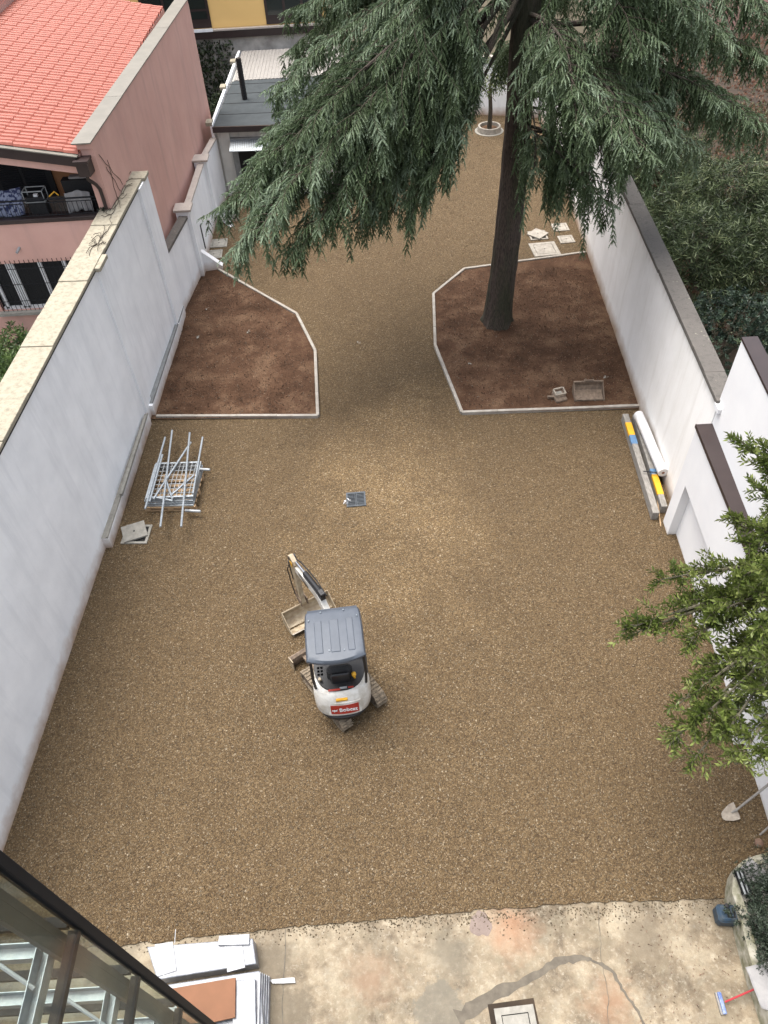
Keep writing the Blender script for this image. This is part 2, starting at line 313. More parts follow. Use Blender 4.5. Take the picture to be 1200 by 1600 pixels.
# ------------------------------------------------------------------ helpers
def V(*a): return Vector(a)
class MB:
    def __init__(s, mtx=None): s.v = []; s.f = []; s.m = mtx or Matrix.Identity(4)
    def add(s, vs, fs):
        o = len(s.v); s.v += [s.m @ Vector(p) for p in vs]; s.f += [tuple(i + o for i in f) for f in fs]; return s
    def box(s, x0, x1, y0, y1, z0, z1, rz=0, c=None, bev=0):
        if bev:
            x0, x1, y0, y1, z0, z1 = min(x0, x1), max(x0, x1), min(y0, y1), max(y0, y1), min(z0, z1), max(z0, z1)
            bev = min(bev, (x1-x0)/2.1, (y1-y0)/2.1, (z1-z0)/2.1)
            bm_v = []
            for z, i in ((z0, bev), (z0+bev, 0), (z1-bev, 0), (z1, bev)):
                X0, X1, Y0, Y1 = x0+i, x1-i, y0+i, y1-i; e = bev*.9 if i == 0 else bev*.3
                bm_v += [(X0+e, Y0, z), (X1-e, Y0, z), (X1, Y0+e, z), (X1, Y1-e, z), (X1-e, Y1, z), (X0+e, Y1, z), (X0, Y1-e, z), (X0, Y0+e, z)]
            fs = [tuple(range(7, -1, -1)), tuple(range(24, 32))]
            for k in range(3):
                for j in range(8): a = k*8+j; b_ = k*8+(j+1) % 8; fs.append((a, b_, b_+8, a+8))
            vs = bm_v
        else:
            vs = [(x0, y0, z0), (x1, y0, z0), (x1, y1, z0), (x0, y1, z0), (x0, y0, z1), (x1, y0, z1), (x1, y1, z1), (x0, y1, z1)]
            fs = [(3, 2, 1, 0), (4, 5, 6, 7), (0, 1, 5, 4), (1, 2, 6, 5), (2, 3, 7, 6), (3, 0, 4, 7)]
        if rz:
            c = Vector(c) if c else Vector(((x0+x1)/2, (y0+y1)/2, 0)); mm = Matrix.Translation(c) @ Matrix.Rotation(rz, 4, 'Z') @ Matrix.Translation(-c)
            vs = [mm @ Vector(p) for p in vs]
        return s.add(vs, fs)
    def prism(s, poly, z0, z1):
        """poly xy -> solid between z0 and z1 (numbers or lists per vertex)"""
        n = len(poly); a = z0 if isinstance(z0, list) else [z0]*n; b = z1 if isinstance(z1, list) else [z1]*n
        ar = sum(poly[i][0]*poly[(i+1) % n][1]-poly[(i+1) % n][0]*poly[i][1] for i in range(n))
        if ar < 0: poly = poly[::-1]; a = a[::-1]; b = b[::-1]
        return s.add([(p[0], p[1], a[i]) for i, p in enumerate(poly)]+[(p[0], p[1], b[i]) for i, p in enumerate(poly)],
                     [tuple(range(n-1, -1, -1)), tuple(range(n, 2*n))]+[(i, (i+1) % n, (i+1) % n+n, i+n) for i in range(n)])
    def seg(s, p0, p1, t0, t1, z0, z1, z0b=None, z1b=None, ext=0):
        """slab along p0->p1 spanning sideways offsets t0..t1 (left positive)"""
        a = Vector(p0[:2]); b_ = Vector(p1[:2]); d = (b_-a).normalized(); a = a-d*ext; b_ = b_+d*ext; nn = Vector((-d.y, d.x))
        z0b = z0 if z0b is None else z0b; z1b = z1 if z1b is None else z1b
        P = [a+nn*t0, b_+nn*t0, b_+nn*t1, a+nn*t1]
        return s.prism([tuple(p) for p in P], [z0, z0b, z0b, z0], [z1, z1b, z1b, z1])
    def tube(s, pts, r, n=8, cap=True):
        pts = [Vector(p) for p in pts]; k = len(pts); rs = r if isinstance(r, (list, tuple)) else [r]*k
        vs = []; pu = None
        for i, p in enumerate(pts):
            d = (pts[min(i+1, k-1)]-pts[max(i-1, 0)]).normalized()
            if pu is None: pu = d.orthogonal().normalized()
            u = (pu-d*pu.dot(d)); u = u.normalized() if u.length > 1e-6 else d.orthogonal().normalized(); pu = u; w_ = d.cross(u)
            for j in range(n):
                a = 2*math.pi*j/n; vs.append(p+(u*math.cos(a)+w_*math.sin(a))*rs[i])
        fs = [(i*n+j, i*n+(j+1) % n, (i+1)*n+(j+1) % n, (i+1)*n+j) for i in range(k-1) for j in range(n)]
        if cap: fs += [tuple(range(n-1, -1, -1)), tuple(range((k-1)*n, k*n))]
        return s.add(vs, fs)
    def bar(s, a, b_, w_, h):
        """rectangular bar from a to b"""
        a = Vector(a); b_ = Vector(b_); d = (b_-a).normalized(); up = Vector((0, 0, 1)) if abs(d.z) < .9 else Vector((0, 1, 0))
        x = d.cross(up).normalized(); u = x.cross(d)
        vs = [p+x*sx*w_/2+u*sz*h/2 for p in (a, b_) for sx, sz in ((-1, -1), (1, -1), (1, 1), (-1, 1))]
        return s.add(vs, [(0, 1, 2, 3), (7, 6, 5, 4), (0, 4, 5, 1), (1, 5, 6, 2), (2, 6, 7, 3), (3, 7, 4, 0)])
    def sweep(s, prof, x0, x1):
        """profile in (y,z) extruded along x"""
        n = len(prof)
        ar = sum(prof[i][0]*prof[(i+1) % n][1]-prof[(i+1) % n][0]*prof[i][1] for i in range(n))
        if ar < 0: prof = prof[::-1]
        return s.add([(x0, p[0], p[1]) for p in prof]+[(x1, p[0], p[1]) for p in prof],
                     [tuple(range(n-1, -1, -1)), tuple(range(n, 2*n))]+[(i, (i+1) % n, (i+1) % n+n, i+n) for i in range(n)])
    def lathe(s, prof, c=(0, 0, 0), n=16, sx=1, sy=1):
        k = len(prof); vs = []
        for r_, z in prof:
            for j in range(n): a = 2*math.pi*j/n; vs.append((c[0]+r_*sx*math.cos(a), c[1]+r_*sy*math.sin(a), c[2]+z))
        fs = [(i*n+j, i*n+(j+1) % n, (i+1)*n+(j+1) % n, (i+1)*n+j) for i in range(k-1) for j in range(n)]
        fs += [tuple(range(n-1, -1, -1)), tuple(range((k-1)*n, k*n))]
        return s.add(vs, fs)
    def sheet(s, quad, th=.004):
        q = [Vector(p) for p in quad]; nn = (q[1]-q[0]).cross(q[2]-q[0]).normalized()*th; n = len(q)
        return s.add(q+[p+nn for p in q], [tuple(range(n-1, -1, -1)), tuple(range(n, 2*n))]+[(i, (i+1) % n, (i+1) % n+n, i+n) for i in range(n)])
    def build(s, name, mat, parent=None, smooth=False, label=None, bevel=0):
        me = bpy.data.meshes.new(name); loc = Vector((0, 0, 0))
        if parent is not None: loc = wl(parent)
        me.from_pydata([tuple(p-loc) for p in s.v], [], s.f); me.materials.append(M[mat] if isinstance(mat, str) else mat)
        if smooth:
            me.polygons.foreach_set('use_smooth', [True]*len(me.polygons)); 
            try: me.set_sharp_from_angle(angle=R(38))
            except Exception: pass
        o = bpy.data.objects.new(name, me); C.objects.link(o); o.parent = parent
        if label: o['label'] = label
        if bevel:
            bv = o.modifiers.new('bevel', 'BEVEL'); bv.width = bevel; bv.segments = 2; bv.limit_method = 'ANGLE'
        return o
def wl(o):
    p = Vector((0, 0, 0))
    while o is not None: p += o.location; o = o.parent
    return p
def tag(o, label=None, cat=None, group=None, kind=None):
    for k, v in (('label', label), ('category', cat), ('group', group), ('kind', kind)):
        if v: o[k] = v
    return o
def thing(name, loc, label, cat, group=None):
    o = bpy.data.objects.new(name, None); C.objects.link(o); o.location = Vector(loc); o.empty_display_size = .3
    return tag(o, label, cat, group)
def xy(p, z): return (p[0], p[1], z)
def rough_poly(pts, step, amp, seed=1, closed=True):
    rg = random.Random(seed); out = []
    n = len(pts)
    for i in range(n if closed else n-1):
        a = Vector(pts[i][:2]); b_ = Vector(pts[(i+1) % n][:2]); k = max(1, int((b_-a).length/step))
        for j in range(k):
            p = a.lerp(b_, j/k)
            if j: p = p+Vector((rg.uniform(-amp, amp), rg.uniform(-amp, amp)))
            out.append((p.x, p.y))
    if not closed: out.append(tuple(pts[-1][:2]))
    return out

def leaves(name, P, D, L, W, mat, parent=None, rnd=None, fold=.25, side=None, loc=None):
    """one folded diamond per leaf"""
    n = len(P); P = np.asarray(P, float); D = np.asarray(D, float); D = D/np.linalg.norm(D, axis=1, keepdims=True)
    if side is None:
        side = RNG.normal(size=(n, 3))
    S = np.cross(D, side); S /= np.linalg.norm(S, axis=1, keepdims=True)+1e-9; U = np.cross(S, D)
    L = np.broadcast_to(np.asarray(L, float).reshape(-1, 1), (n, 1)); W = np.broadcast_to(np.asarray(W, float).reshape(-1, 1), (n, 1))
    v = np.empty((n, 4, 3)); v[:, 0] = P; v[:, 1] = P+D*L*.45+S*W/2+U*W*fold; v[:, 2] = P+D*L; v[:, 3] = P+D*L*.45-S*W/2+U*W*fold
    if parent is not None: v -= np.array(wl(parent))
    if loc is not None: v -= np.array(loc)
    me = bpy.data.meshes.new(name); me.vertices.add(n*4); me.vertices.foreach_set('co', v.reshape(-1))
    me.loops.add(n*4); me.loops.foreach_set('vertex_index', np.arange(n*4, dtype=np.int32))
    me.polygons.add(n); me.polygons.foreach_set('loop_start', np.arange(0, n*4, 4, dtype=np.int32)); me.polygons.foreach_set('loop_total', np.full(n, 4, dtype=np.int32))
    me.update(calc_edges=True)
    at = me.attributes.new('rnd', 'FLOAT', 'FACE'); at.data.foreach_set('value', (RNG.random(n) if rnd is None else np.clip(rnd, 0, 1)).astype(np.float32))
    me.materials.append(M[mat]); o = bpy.data.objects.new(name, me); C.objects.link(o); o.parent = parent
    if loc is not None: o.location = loc
    return o

def text_obj(name, body, size, mat, mtx, parent, depth=.003, shear=0):
    cu = bpy.data.curves.new(name, 'FONT'); cu.body = body; cu.size = size; cu.extrude = depth; cu.align_x = 'CENTER'; cu.align_y = 'CENTER'; cu.shear = shear; cu.offset = size*.02
    to = bpy.data.objects.new(name, cu); C.objects.link(to); bpy.context.view_layer.update()
    me = bpy.data.meshes.new_from_object(to.evaluated_get(bpy.context.evaluated_depsgraph_get()))
    bpy.data.objects.remove(to); me.transform(Matrix.Translation(-wl(parent)) @ mtx); me.materials.clear(); me.materials.append(M[mat])
    o = bpy.data.objects.new(name, me); C.objects.link(o); o.parent = parent; return o

# ------------------------------------------------------------------ the setting
def ground_sheet(name, poly, z, mat, label=None):
    b_ = MB(); b_.add([(p[0], p[1], z) for p in poly], [tuple(range(len(poly)))]); return tag(b_.build(name, mat), label, kind='structure')
ground_sheet('ground', [(-150, -60), (150, -60), (150, 260), (-150, 260)], -.02, 'gardensoil')
cl = [G(120, 1483), G(200, 1476), G(260, 1471), G(330, 1462), G(450, 1449), G(600, 1436), G(760, 1422), G(900, 1412), G(1010, 1408), G(1130, 1404), G(1190, 1402)]
edge = [(-8.2, cl[0].y)]+[tuple(p.xy) for p in cl]
edge = rough_poly(edge, .09, .022, 3, False)
ground_sheet('concrete_yard', [(-9, -3), (8, -3), (8, 3.6), (-9, 3.6)], 0.0, 'floor')
gp = [(8.05, edge[-1][1]), (8.05, 37.2), (-7.3, 37.6), (-7.3, edge[0][1])]+edge
b_ = MB(); edge[-1] = (8.05, edge[-1][1]); E0 = len(edge)
b_.add([(x, y, .004) for x, y in edge]+[(x, y, .03) for x, y in edge]+[(x, 9.0, .03) for x, y in edge]+[(x, 37.5, .03) for x, y in edge],
       [(i+k*E0, i+1+k*E0, i+1+(k+1)*E0, i+(k+1)*E0) for k in range(3) for i in range(E0-1)])
tag(b_.build('gravel_yard', 'gravel'), kind='structure')
# cracks, mortar fills on the concrete
def ribbon(name, pts, ws, mat, z=.004, seed=1):
    rg = random.Random(seed); L_, R_ = [], []
    P = []
    for i in range(len(pts)-1):
        a, c = G(*pts[i]), G(*pts[i+1]); k = 6
        for j in range(k): P.append((a.lerp(c, j/k), ws[i]+(ws[i+1]-ws[i])*j/k))
    P.append((G(*pts[-1]), ws[-1]))
    for i, (p, w_) in enumerate(P):
        d = (P[min(i+1, len(P)-1)][0]-P[max(i-1, 0)][0]).normalized(); nn = Vector((-d.y, d.x, 0)); w_ *= rg.uniform(.6, 1.3)
        o_ = nn*rg.uniform(-.012, .012); L_.append(p+nn*w_/2+o_); R_.append(p-nn*w_/2+o_)
    b_ = MB(); n = len(P); b_.add([xy(p, z) for p in L_+R_], [(i, n+i, n+i+1, i+1) for i in range(n-1)])
    return tag(b_.build(name, mat), kind='structure')
ribbon('mortar_fill', [(715, 1592), (770, 1555), (830, 1528), (870, 1503), (905, 1497), (925, 1500)], [.2, .16, .12, .1, .09, .04], 'patch', seed=2)
ribbon('mortar_fill', [(925, 1500), (955, 1515), (972, 1545), (995, 1578), (1008, 1602)], [.04, .06, .035, .035, .03], 'patch', .005, 4)
ribbon('floor_crack', [(933, 1410), (937, 1450), (940, 1500), (950, 1560), (950, 1600)], [.008, .012, .008, .012, .01], 'patch', .0045, 5)
ribbon('floor_crack', [(446, 1452), (445, 1500), (442, 1550), (441, 1600)], [.012, .02, .012, .02], 'patch', .0045, 6)
def blob(name, c, rx, ry, mat, z, seed):
    rg = random.Random(seed); p0 = G(*c); ph = [rg.uniform(0, 6.3) for _ in range(4)]
    pts = []
    for k in range(28):
        a = 2*math.pi*k/28; r_ = 1+.14*math.sin(2*a+ph[0])+.1*math.sin(3*a+ph[1])+.06*math.sin(7*a+ph[2])
        pts.append((p0.x+rx*r_*math.cos(a), p0.y+ry*r_*math.sin(a)))
    return ground_sheet(name, pts, z, mat)
blob('mortar_patch', (751, 1444), .15, .2, 'patch_p', .004, 3)

# planting beds: soil sheets inside the kerbs
WA = lambda y: -6.58+(y-9.86)*.0495          # inner face of the tall left wall
WR = lambda y: (6.70+(y-11)*.065) if y < 18.2 else 7.168+(y-18.2)*.057
bedL = [(WA(15.85)-.1+.1, 15.85), (-1.64, 15.51), (-1.77, 18.56), (-2.40, 20.62), (-5.26, 23.70), (-5.75, 23.6), (-6.03, 21.1)]
bedR = [(2.25, 15.29), (1.81, 18.46), (2.01, 21.32), (3.17, 22.76), (7.43, 23.39)]
def soil_sheet(name, poly, z0, seed):
    xs = [p[0] for p in poly]; ys = [p[1] for p in poly]; st_ = .16; nx = int((max(xs)-min(xs))/st_)+1; ny = int((max(ys)-min(ys))/st_)+1
    from mathutils.geometry import intersect_point_line
    from mathutils import noise
    def ins(x, y):
        c = False; j = len(poly)-1
        for i in range(len(poly)):
            if (poly[i][1] > y) != (poly[j][1] > y) and x < (poly[j][0]-poly[i][0])*(y-poly[i][1])/(poly[j][1]-poly[i][1])+poly[i][0]: c = not c
            j = i
        return c
    vs = []; fs = []
    def z(x, y): return z0+.03*noise.noise(Vector((x*.9, y*.9, seed)))+.018*noise.noise(Vector((x*3.1, y*3.1, seed)))+.008*noise.noise(Vector((x*9, y*9, seed)))
    for j in range(ny+1):
        for i in range(nx+1):
            x, y = min(xs)+i*st_, min(ys)+j*st_
            if not ins(x, y):   # pull onto the outline
                best = None
                for k in range(len(poly)):
                    a = Vector((*poly[k], 0)); c = Vector((*poly[(k+1) % len(poly)], 0)); q, tt = intersect_point_line(Vector((x, y, 0)), a, c); tt = min(1, max(0, tt)); q = a.lerp(c, tt)
                    dd = (q-Vector((x, y, 0))).length
                    if best is None or dd < best[0]: best = (dd, q)
                x, y = best[1].x, best[1].y
            vs.append((x, y, z(x, y)))
    for j in range(ny):
        for i in range(nx):
            a = j*(nx+1)+i; q = (a, a+1, a+nx+2, a+nx+1)
            P = [vs[k] for k in q]; ar = abs(sum(P[k][0]*P[(k+1) % 4][1]-P[(k+1) % 4][0]*P[k][1] for k in range(4)))
            if ar > 1e-4: fs.append(q)
    b_ = MB(); b_.v = [Vector(v) for v in vs]; b_.f = fs
    return tag(b_.build(name, 'soil', smooth=True), kind='structure')
soil_sheet('planting_soil', bedL[:5]+[(-5.72, 23.75), (-6.2, 21)], .075, 1.3)
soil_sheet('planting_soil', bedR+[(7.46, 23.4), (7.2, 18.3), (7.02, 15.1)], .085, 4.1)

def kerb(label, pts, blocks, zt=.125, wdt=.085):
    root = thing('bed_kerb', (pts[0][0], pts[0][1], 0), label, 'kerb')
    n = len(pts)
    for i in range(n-1):
        a, c = Vector(pts[i]), Vector(pts[i+1]); L_ = (c-a).length; k = max(1, round(L_/blocks)); d = (c-a).normalized()
        for j in range(k):
            p, q = a.lerp(c, j/k), a.lerp(c, (j+1)/k)
            MB().seg(p+d*.002*(j > 0), q-d*.002*(j < k-1), -wdt/2, wdt/2, -.01, zt+random.uniform(-.004, .004)).build('kerb_block', 'kerb', root, bevel=.008)
    return root
kerb('pale concrete kerb edging the left planting bed', [(WA(15.85)+.2, 15.93), (-1.64, 15.55), (-1.77, 18.56), (-2.40, 20.62), (-5.24, 23.72)], 1.0)
kerb('pale concrete kerb edging the planting bed round the cedar', [(6.98, 15.18), (2.25, 15.33), (1.81, 18.46), (2.01, 21.32), (3.17, 22.76), (7.43, 23.39)], 1.0)

# ------------------------------------------------------------------ walls
# tall left wall
yA0, yA1 = -2.0, 20.85
A0, A1 = (WA(yA0), yA0), (WA(yA1), yA1)
wa = thing('boundary_wall', (WA(10), 10, 0), 'tall white plastered wall with wide lichened coping along the left side', 'wall')
MB().seg(A0, A1, 0, .58, 0, 4.57).build('wall_body', 'stucco_w', wa)
cop = MB(); y = yA0; k = 0
while y < yA1-.45:
    y2 = min(y+1.32+.2*math.sin(k*2.1), yA1-.45); 
    if yA1-.45-y2 < .5: y2 = yA1-.45
    cop.seg((WA(y)+.0, y+.006), (WA(y2), y2-.006), -.045, .62, 4.57, 4.65+.008*math.sin(k*3)); y = y2; k += 1
cop.seg((WA(yA1-.45), yA1-.44), (WA(yA1), yA1+.03), -.13, .62, 4.57, 4.66)
cop.seg((WA(15.75), 15.7), (WA(16.4), 16.35), -.17, -.046, 4.55, 4.645)
cop.build('coping', 'coping_y', wa, bevel=.012)
MB().seg((WA(yA0), yA0), (WA(yA1), yA1), -.022, -.001, 4.515, 4.569).build('shadow_gap_strip', 'blackm', wa)  # black strip painting in the shadow gap and dirt under the coping
MB().seg((WA(19.95), 19.95), (WA(20.85), 20.85), -.08, -.001, 0, 4.565).build('pilaster', 'stucco_w', wa)
MB().seg((WA(15.8), 15.8), (WA(16.3), 16.3), -.055, -.001, 0, 4.54).build('pilaster', 'stucco_w', wa)

# ledge at its foot with channels
led = thing('wall_ledge', (-6.2, 15, 0), 'low white ledge topped with concrete channels at the foot of the left wall', 'ledge')
pts = [(-6.35, 11.3), (-6.17, 15.95), (-6.0, 20.9)]
def lx(y): return -6.35+(y-11.3)*.0375
MB().prism([(WA(11.3)+.001, 11.3), (lx(11.3), 11.3), (lx(15.7), 15.7), (WA(15.7)+.001, 15.7)], 0, .36).build('ledge_body', 'stucco_w', led)
MB().prism([(WA(16.0)+.001, 16.0), (lx(16.0)+.05, 16.0), (lx(20.0)+.05, 20.0), (lx(21)+.02, 21.0), (WA(20.9)+.001, 20.9)], 0, .40).build('ledge_body', 'stucco_w', led)
b_ = MB(); b_.seg((lx(11.3), 11.3), (lx(15.7), 15.7), .005, .04, .36, .41); b_.seg((lx(11.3), 11.3), (lx(15.7), 15.7), .045, .20, .36, .372); b_.build('channel', 'conc_l', led)
b_ = MB(); b_.seg((lx(16.1)+.05, 16.1), (lx(19.9)+.05, 19.9), .0, .03, .40, .46); b_.seg((lx(16.1)+.05, 16.1), (lx(19.9)+.05, 19.9), .035, .16, .40, .415); b_.seg((lx(20.0)+.05, 20.0), (lx(20.9)+.04, 20.9), .0, .1, .40, .44); b_.build('channel', 'zinc', led)
bo = MB(); bo.bar((WA(12.6)+.16, 12.6, .45), (WA(15.5)+.1, 15.5, .45), .07, .07)
tag(bo.build('timber_batten', 'conc_l'), 'long pale batten lying on the ledge along the left wall', 'batten')

def bx(y): return -6.08+(y-20.85)*.12
# lower wall B and C
def low_wall(label, p0, p1, th, h, cmat, hc=.09, ov=.04, cw=None, smat='stucco_w'):
    r_ = thing('boundary_wall', (p0[0], p0[1], 0), label, 'wall')
    MB().seg(p0, p1, 0, th, 0, h).build('wall_body', smat, r_)
    L_ = (Vector(p1)-Vector(p0)).length; k = max(1, round(L_/1.1)); cm = MB(); a, c = Vector(p0), Vector(p1); d = (c-a).normalized()
    for j in range(k): cm.seg(a.lerp(c, j/k)+d*.004, a.lerp(c, (j+1)/k)-d*.004, -ov, (cw or th)+.0, h, h+hc+random.uniform(-.006, .006))
    cm.build('coping', cmat, r_, bevel=.012); return r_
B0, B1 = (bx(20.9), 20.9), (-5.78, 23.3)
wb = low_wall('lower white wall with dark lichened coping beside the left planting bed', B0, B1, .24, 2.12, 'coping_g', .10)
wc = thing('boundary_wall', (-5.75, 25, 0), 'low white wall with pinkish capped pillars along the pink house', 'wall')
C0, C1, C2 = (-5.74, 23.78), (-5.70, 27.2), (-5.48, 29.45)
MB().seg(C0, C1, 0, .22, 0, 2.22).build('wall_body', 'stucco_w', wc)
MB().seg((-5.68, 27.62), C2, 0, .22, 0, 2.25).build('wall_body', 'stucco_w', wc)
b_ = MB(); b_.seg(C0, C1, -.02, .2, 2.22, 2.29); b_.seg((-5.68, 27.62), C2, -.02, .2, 2.25, 2.32); b_.build('coping', 'coping_p', wc, bevel=.01)
for (x, y) in ((-5.74, 23.55), (-5.66, 27.4)):
    p = MB().box(x-.36, x+.08, y-.24, y+.24, 0, 2.34).build('pillar', 'stucco_w', wc)
    MB().box(x-.42, x+.14, y-.28, y+.28, 2.34, 2.41).build('pillar_cap', 'coping_p', p, bevel=.008)
# sloped fins
for i, (y, x0, x1, z0, z1) in enumerate(((23.72, -5.70, -5.08, .82, .16), (27.3, -5.62, -4.85, .55, .3))):
    b_ = MB(); b_.prism([(x0, y-.1), (x1, y-.1+.12), (x1, y+.1+.12), (x0, y+.1)], [0]*4, [z0, z1, z1, z0])
    f = b_.build('buttress', 'stucco_w'); b2 = MB(); b2.prism([(x0, y-.105), (x1+.01, y+.015), (x1+.01, y+.225), (x0, y+.105)], [z0+.003, z1+.003, z1+.003, z0+.003], [z0+.02, z1+.02, z1+.02, z0+.02])
    tag(f, ['small sloping white buttress at the corner of the left bed', 'small low white buttress under the cedar beside the grey hut'][i], 'buttress'); b2.build('sloped_top', 'stucco_n', f)

# right long wall
rp = [(WR(y), y) for y in (11.15, 13, 15.1, 18.2, 21, 23.5, 28, 33, 36.6)]
wr = thing('boundary_wall', (7, 16, 0), 'long white wall with dark stone coping along the right side under the cedar', 'wall')
b_ = MB(); cm = MB(); dm = MB()
for i in range(len(rp)-1):
    p, q = rp[i], rp[i+1]; zt = 3.38
    b_.seg(p, q, -.33, 0, 0, zt, ext=.0)
    L_ = (Vector(q)-Vector(p)).length; k = max(1, round(L_/1.2)); 
    for j in range(k):
        a = Vector(p).lerp(Vector(q), j/k); c = Vector(p).lerp(Vector(q), (j+1)/k); s_ = random.uniform(-.015, .015)
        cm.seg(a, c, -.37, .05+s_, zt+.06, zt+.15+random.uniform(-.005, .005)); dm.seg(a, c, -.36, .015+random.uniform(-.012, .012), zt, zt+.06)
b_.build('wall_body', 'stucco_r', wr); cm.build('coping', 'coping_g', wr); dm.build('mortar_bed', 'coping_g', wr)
MB().seg((WR(10.95), 10.95), (WR(11.2), 11.2), -.4, .06, 3.36, 3.46).build('broken_coping_end', 'stucco_n', wr)

# right lower building wall with niches, brown flashing
FX = lambda y: 6.42-(11.1-y)*.062
pw = thing('panelled_wall', (6.4, 9, 0), 'low white wall with recessed panels and brown metal flashing on the right', 'wall')
b_ = MB(); y0, y1 = 1.5, 11.12
P = lambda y, o=0: (FX(y)+o, y)
HT = 2.93
b_.prism([P(y0, .2), P(y0, .46), P(y1, .30), P(y1, .2)], 0, HT-.001) ; b_.build('wall_body', 'stucco_n', pw)
pil = [(10.72, 11.12), (8.2, 8.62), (5.7, 6.1), (3.3, 3.7)]
for a, c in pil: MB().prism([P(a), P(a, .199), P(c, .199), P(c)], 0, 1.599).build('pilaster', 'stucco_n', pw)
MB().prism([P(y0), P(y0, .199), P(y1, .199), P(y1)], 1.6, HT-.001).build('frieze', 'stucco_n', pw)
b_ = MB(); b_.prism([P(y0, -.02), P(y0, .40), P(y1+.01, .40), P(y1+.01, -.02)], HT, HT+.03); b_.prism([P(y0, -.035), P(y0, -.021), P(y1+.02, -.021), P(y1+.02, -.035)], HT-.05, HT+.035)
b_.build('flashing', 'brown_metal', pw)
tw = thing('tall_white_wall', (6.9, 9, 0), 'tall bright white wall end with dark metal cap at the right edge', 'wall')
T = lambda y, o=0: (6.73-(11.2-y)*.09+o, y)
MB().prism([T(1, .10), T(1, .34), T(11.2, .25), T(11.2, 0), T(9, 0)], 0, 4.9).build('wall_body', 'stucco_n', tw)
b_ = MB(); b_.prism([T(1, .08), T(1, .37), T(11.22, .28), T(11.22, -.015), T(9, -.015)], 4.9, 4.95); b_.build('metal_cap', 'brown_metal', tw)

# back wall
bk = thing('boundary_wall', (5, 36.9, 0), 'white back wall with pilasters at the far end behind the cedar trunk', 'wall')
K0, K1 = (9.5, 35.55), (-4.9, 39.1)
MB().seg(K1, K0, -.0, .25, 0, 2.36).build('wall_body', 'stucco_w', bk)
MB().seg(K1, K0, -.03, .28, 2.36, 2.43).build('coping', 'coping_p', bk)
kd = (Vector(K0)-Vector(K1)).normalized()
for tx in (1.6, 4.72, 7.9):
    c = Vector(K1).lerp(Vector(K0), (tx-K1[0])/(K0[0]-K1[0]))
    p = MB().seg(c-kd*.22, c+kd*.22, -.12, .3, 0, 2.44).build('pilaster', 'stucco_w', bk)
    MB().seg(c-kd*.26, c+kd*.26, -.16, .34, 2.44, 2.52).build('pilaster_cap', 'coping_p', p)

# hut
hut = thing('garden_hut', (-4, 30, 0), 'grey beige hut with flat dark felt roof behind the cedar', 'shed')
MB().prism([(-5.52, 29.55), (-.6, 29.2), (-.6, 38.2), (-5.2, 38.2)], 0, 2.6).build('wall', 'hutwall', hut)
MB().box(-5.40, -4.98, 29.42, 29.56, 0, 2.56).build('corner_pilaster', 'hutwall', hut)
b_ = MB(); b_.prism([(-5.5, 29.35), (-.5, 29.0), (-.5, 34.3), (-5.27, 34.3)], 2.6, 2.70)
rf = b_.build('roof', 'slate_roof', hut)
b_ = MB()
for y in (30.55, 31.7, 32.8, 33.9): b_.prism([(-5.44, y), (-.52, y-.2), (-.52, y-.17), (-5.44, y+.03)], 2.7, 2.708)
b_.build('felt_seam', 'anth', rf)
MB().prism([(-5.53, 29.28), (-.5, 28.93), (-.5, 28.995), (-5.5, 29.345)], 2.52, 2.72).build('fascia', 'brown_metal', rf)
b_ = MB(); nx = 60
for i in range(nx):
    x0, x1 = -5.2+4.6*i/nx, -5.2+4.6*(i+1)/nx; z_ = 2.72+.012*(i % 2)
    b_.box(x0, x1-.002, 34.31, 38.2, 2.6, z_)
b_.build('corrugated_roof', 'corrug', hut)
b_ = MB(); b_.seg((-5.50, 29.4), (-5.25, 38.2), .02, .12, 2.3, 2.76); b_.build('parapet', 'stucco_w', hut)
for y, x in ((29.6, -5.62), (33.4, -5.5), (36.6, -5.40)): MB().box(x-.15, x+.08, y-.2, y+.2, 2.72, 2.84).build('parapet_cap', 'coping_y', hut)
wf = MB(); wx0, wx1 = -4.75, -3.3; yf = 29.5
wf.box(wx0-.22, wx0, yf-.12, yf+.02, .25, 2.0); wf.box(wx1, wx1+.2, yf-.22, yf-.02, .25, 2.0); wf.box(wx0-.22, wx1+.2, yf-.13, yf+.0, 2.001, 2.25)
wo = wf.build('window', 'zinc', hut); MB().box(wx0, wx1, yf-.13, yf+.02, .25, 2.0).build('dark_opening', 'dark', wo)
aw = MB(); aw.prism([(wx0-.25, yf-.55), (wx1+.3, yf-.65), (wx1+.3, yf-.13), (wx0-.2, yf-.13)], [1.93, 1.93, 2.17, 2.17], [1.96, 1.96, 2.2, 2.2])
a_ = aw.build('awning', 'steel', hut)
b_ = MB()
for i in range(22):
    x = wx0-.2+i*.085; b_.prism([(x, yf-.53), (x+.03, yf-.53), (x+.03, yf-.2), (x, yf-.2)], [1.968, 1.968, 2.16, 2.16], [1.985, 1.985, 2.177, 2.177])
b_.build('awning_slats', 'zinc', a_)
ch = MB(); ch.tube([(-4.55, 32.1, 2.68), (-4.55, 32.1, 4.15)], .1, 12)
for i in range(14): ch.tube([(-4.55, 32.1, 2.75+i*.1), (-4.55, 32.1, 2.79+i*.1)], .112, 12)
tag(ch.build('flue_pipe', 'black'), 'black ribbed flue pipe standing on the dark hut roof', 'pipe')

# cream house behind back wall
cr = thing('cream_house', (5, 40, 0), 'cream rendered house beyond the white back wall', 'building')
MB().box(-1.2, 12, 39.6, 46, 0, 7).build('wall', 'cream', cr)
b_ = MB().box(2.0, 3.2, 39.55, 39.6, 3.2, 5.0); wq = b_.build('window', 'brown_metal', cr); MB().box(2.1, 3.1, 39.52, 39.549, 3.3, 4.9).build('pane', 'pane', wq)

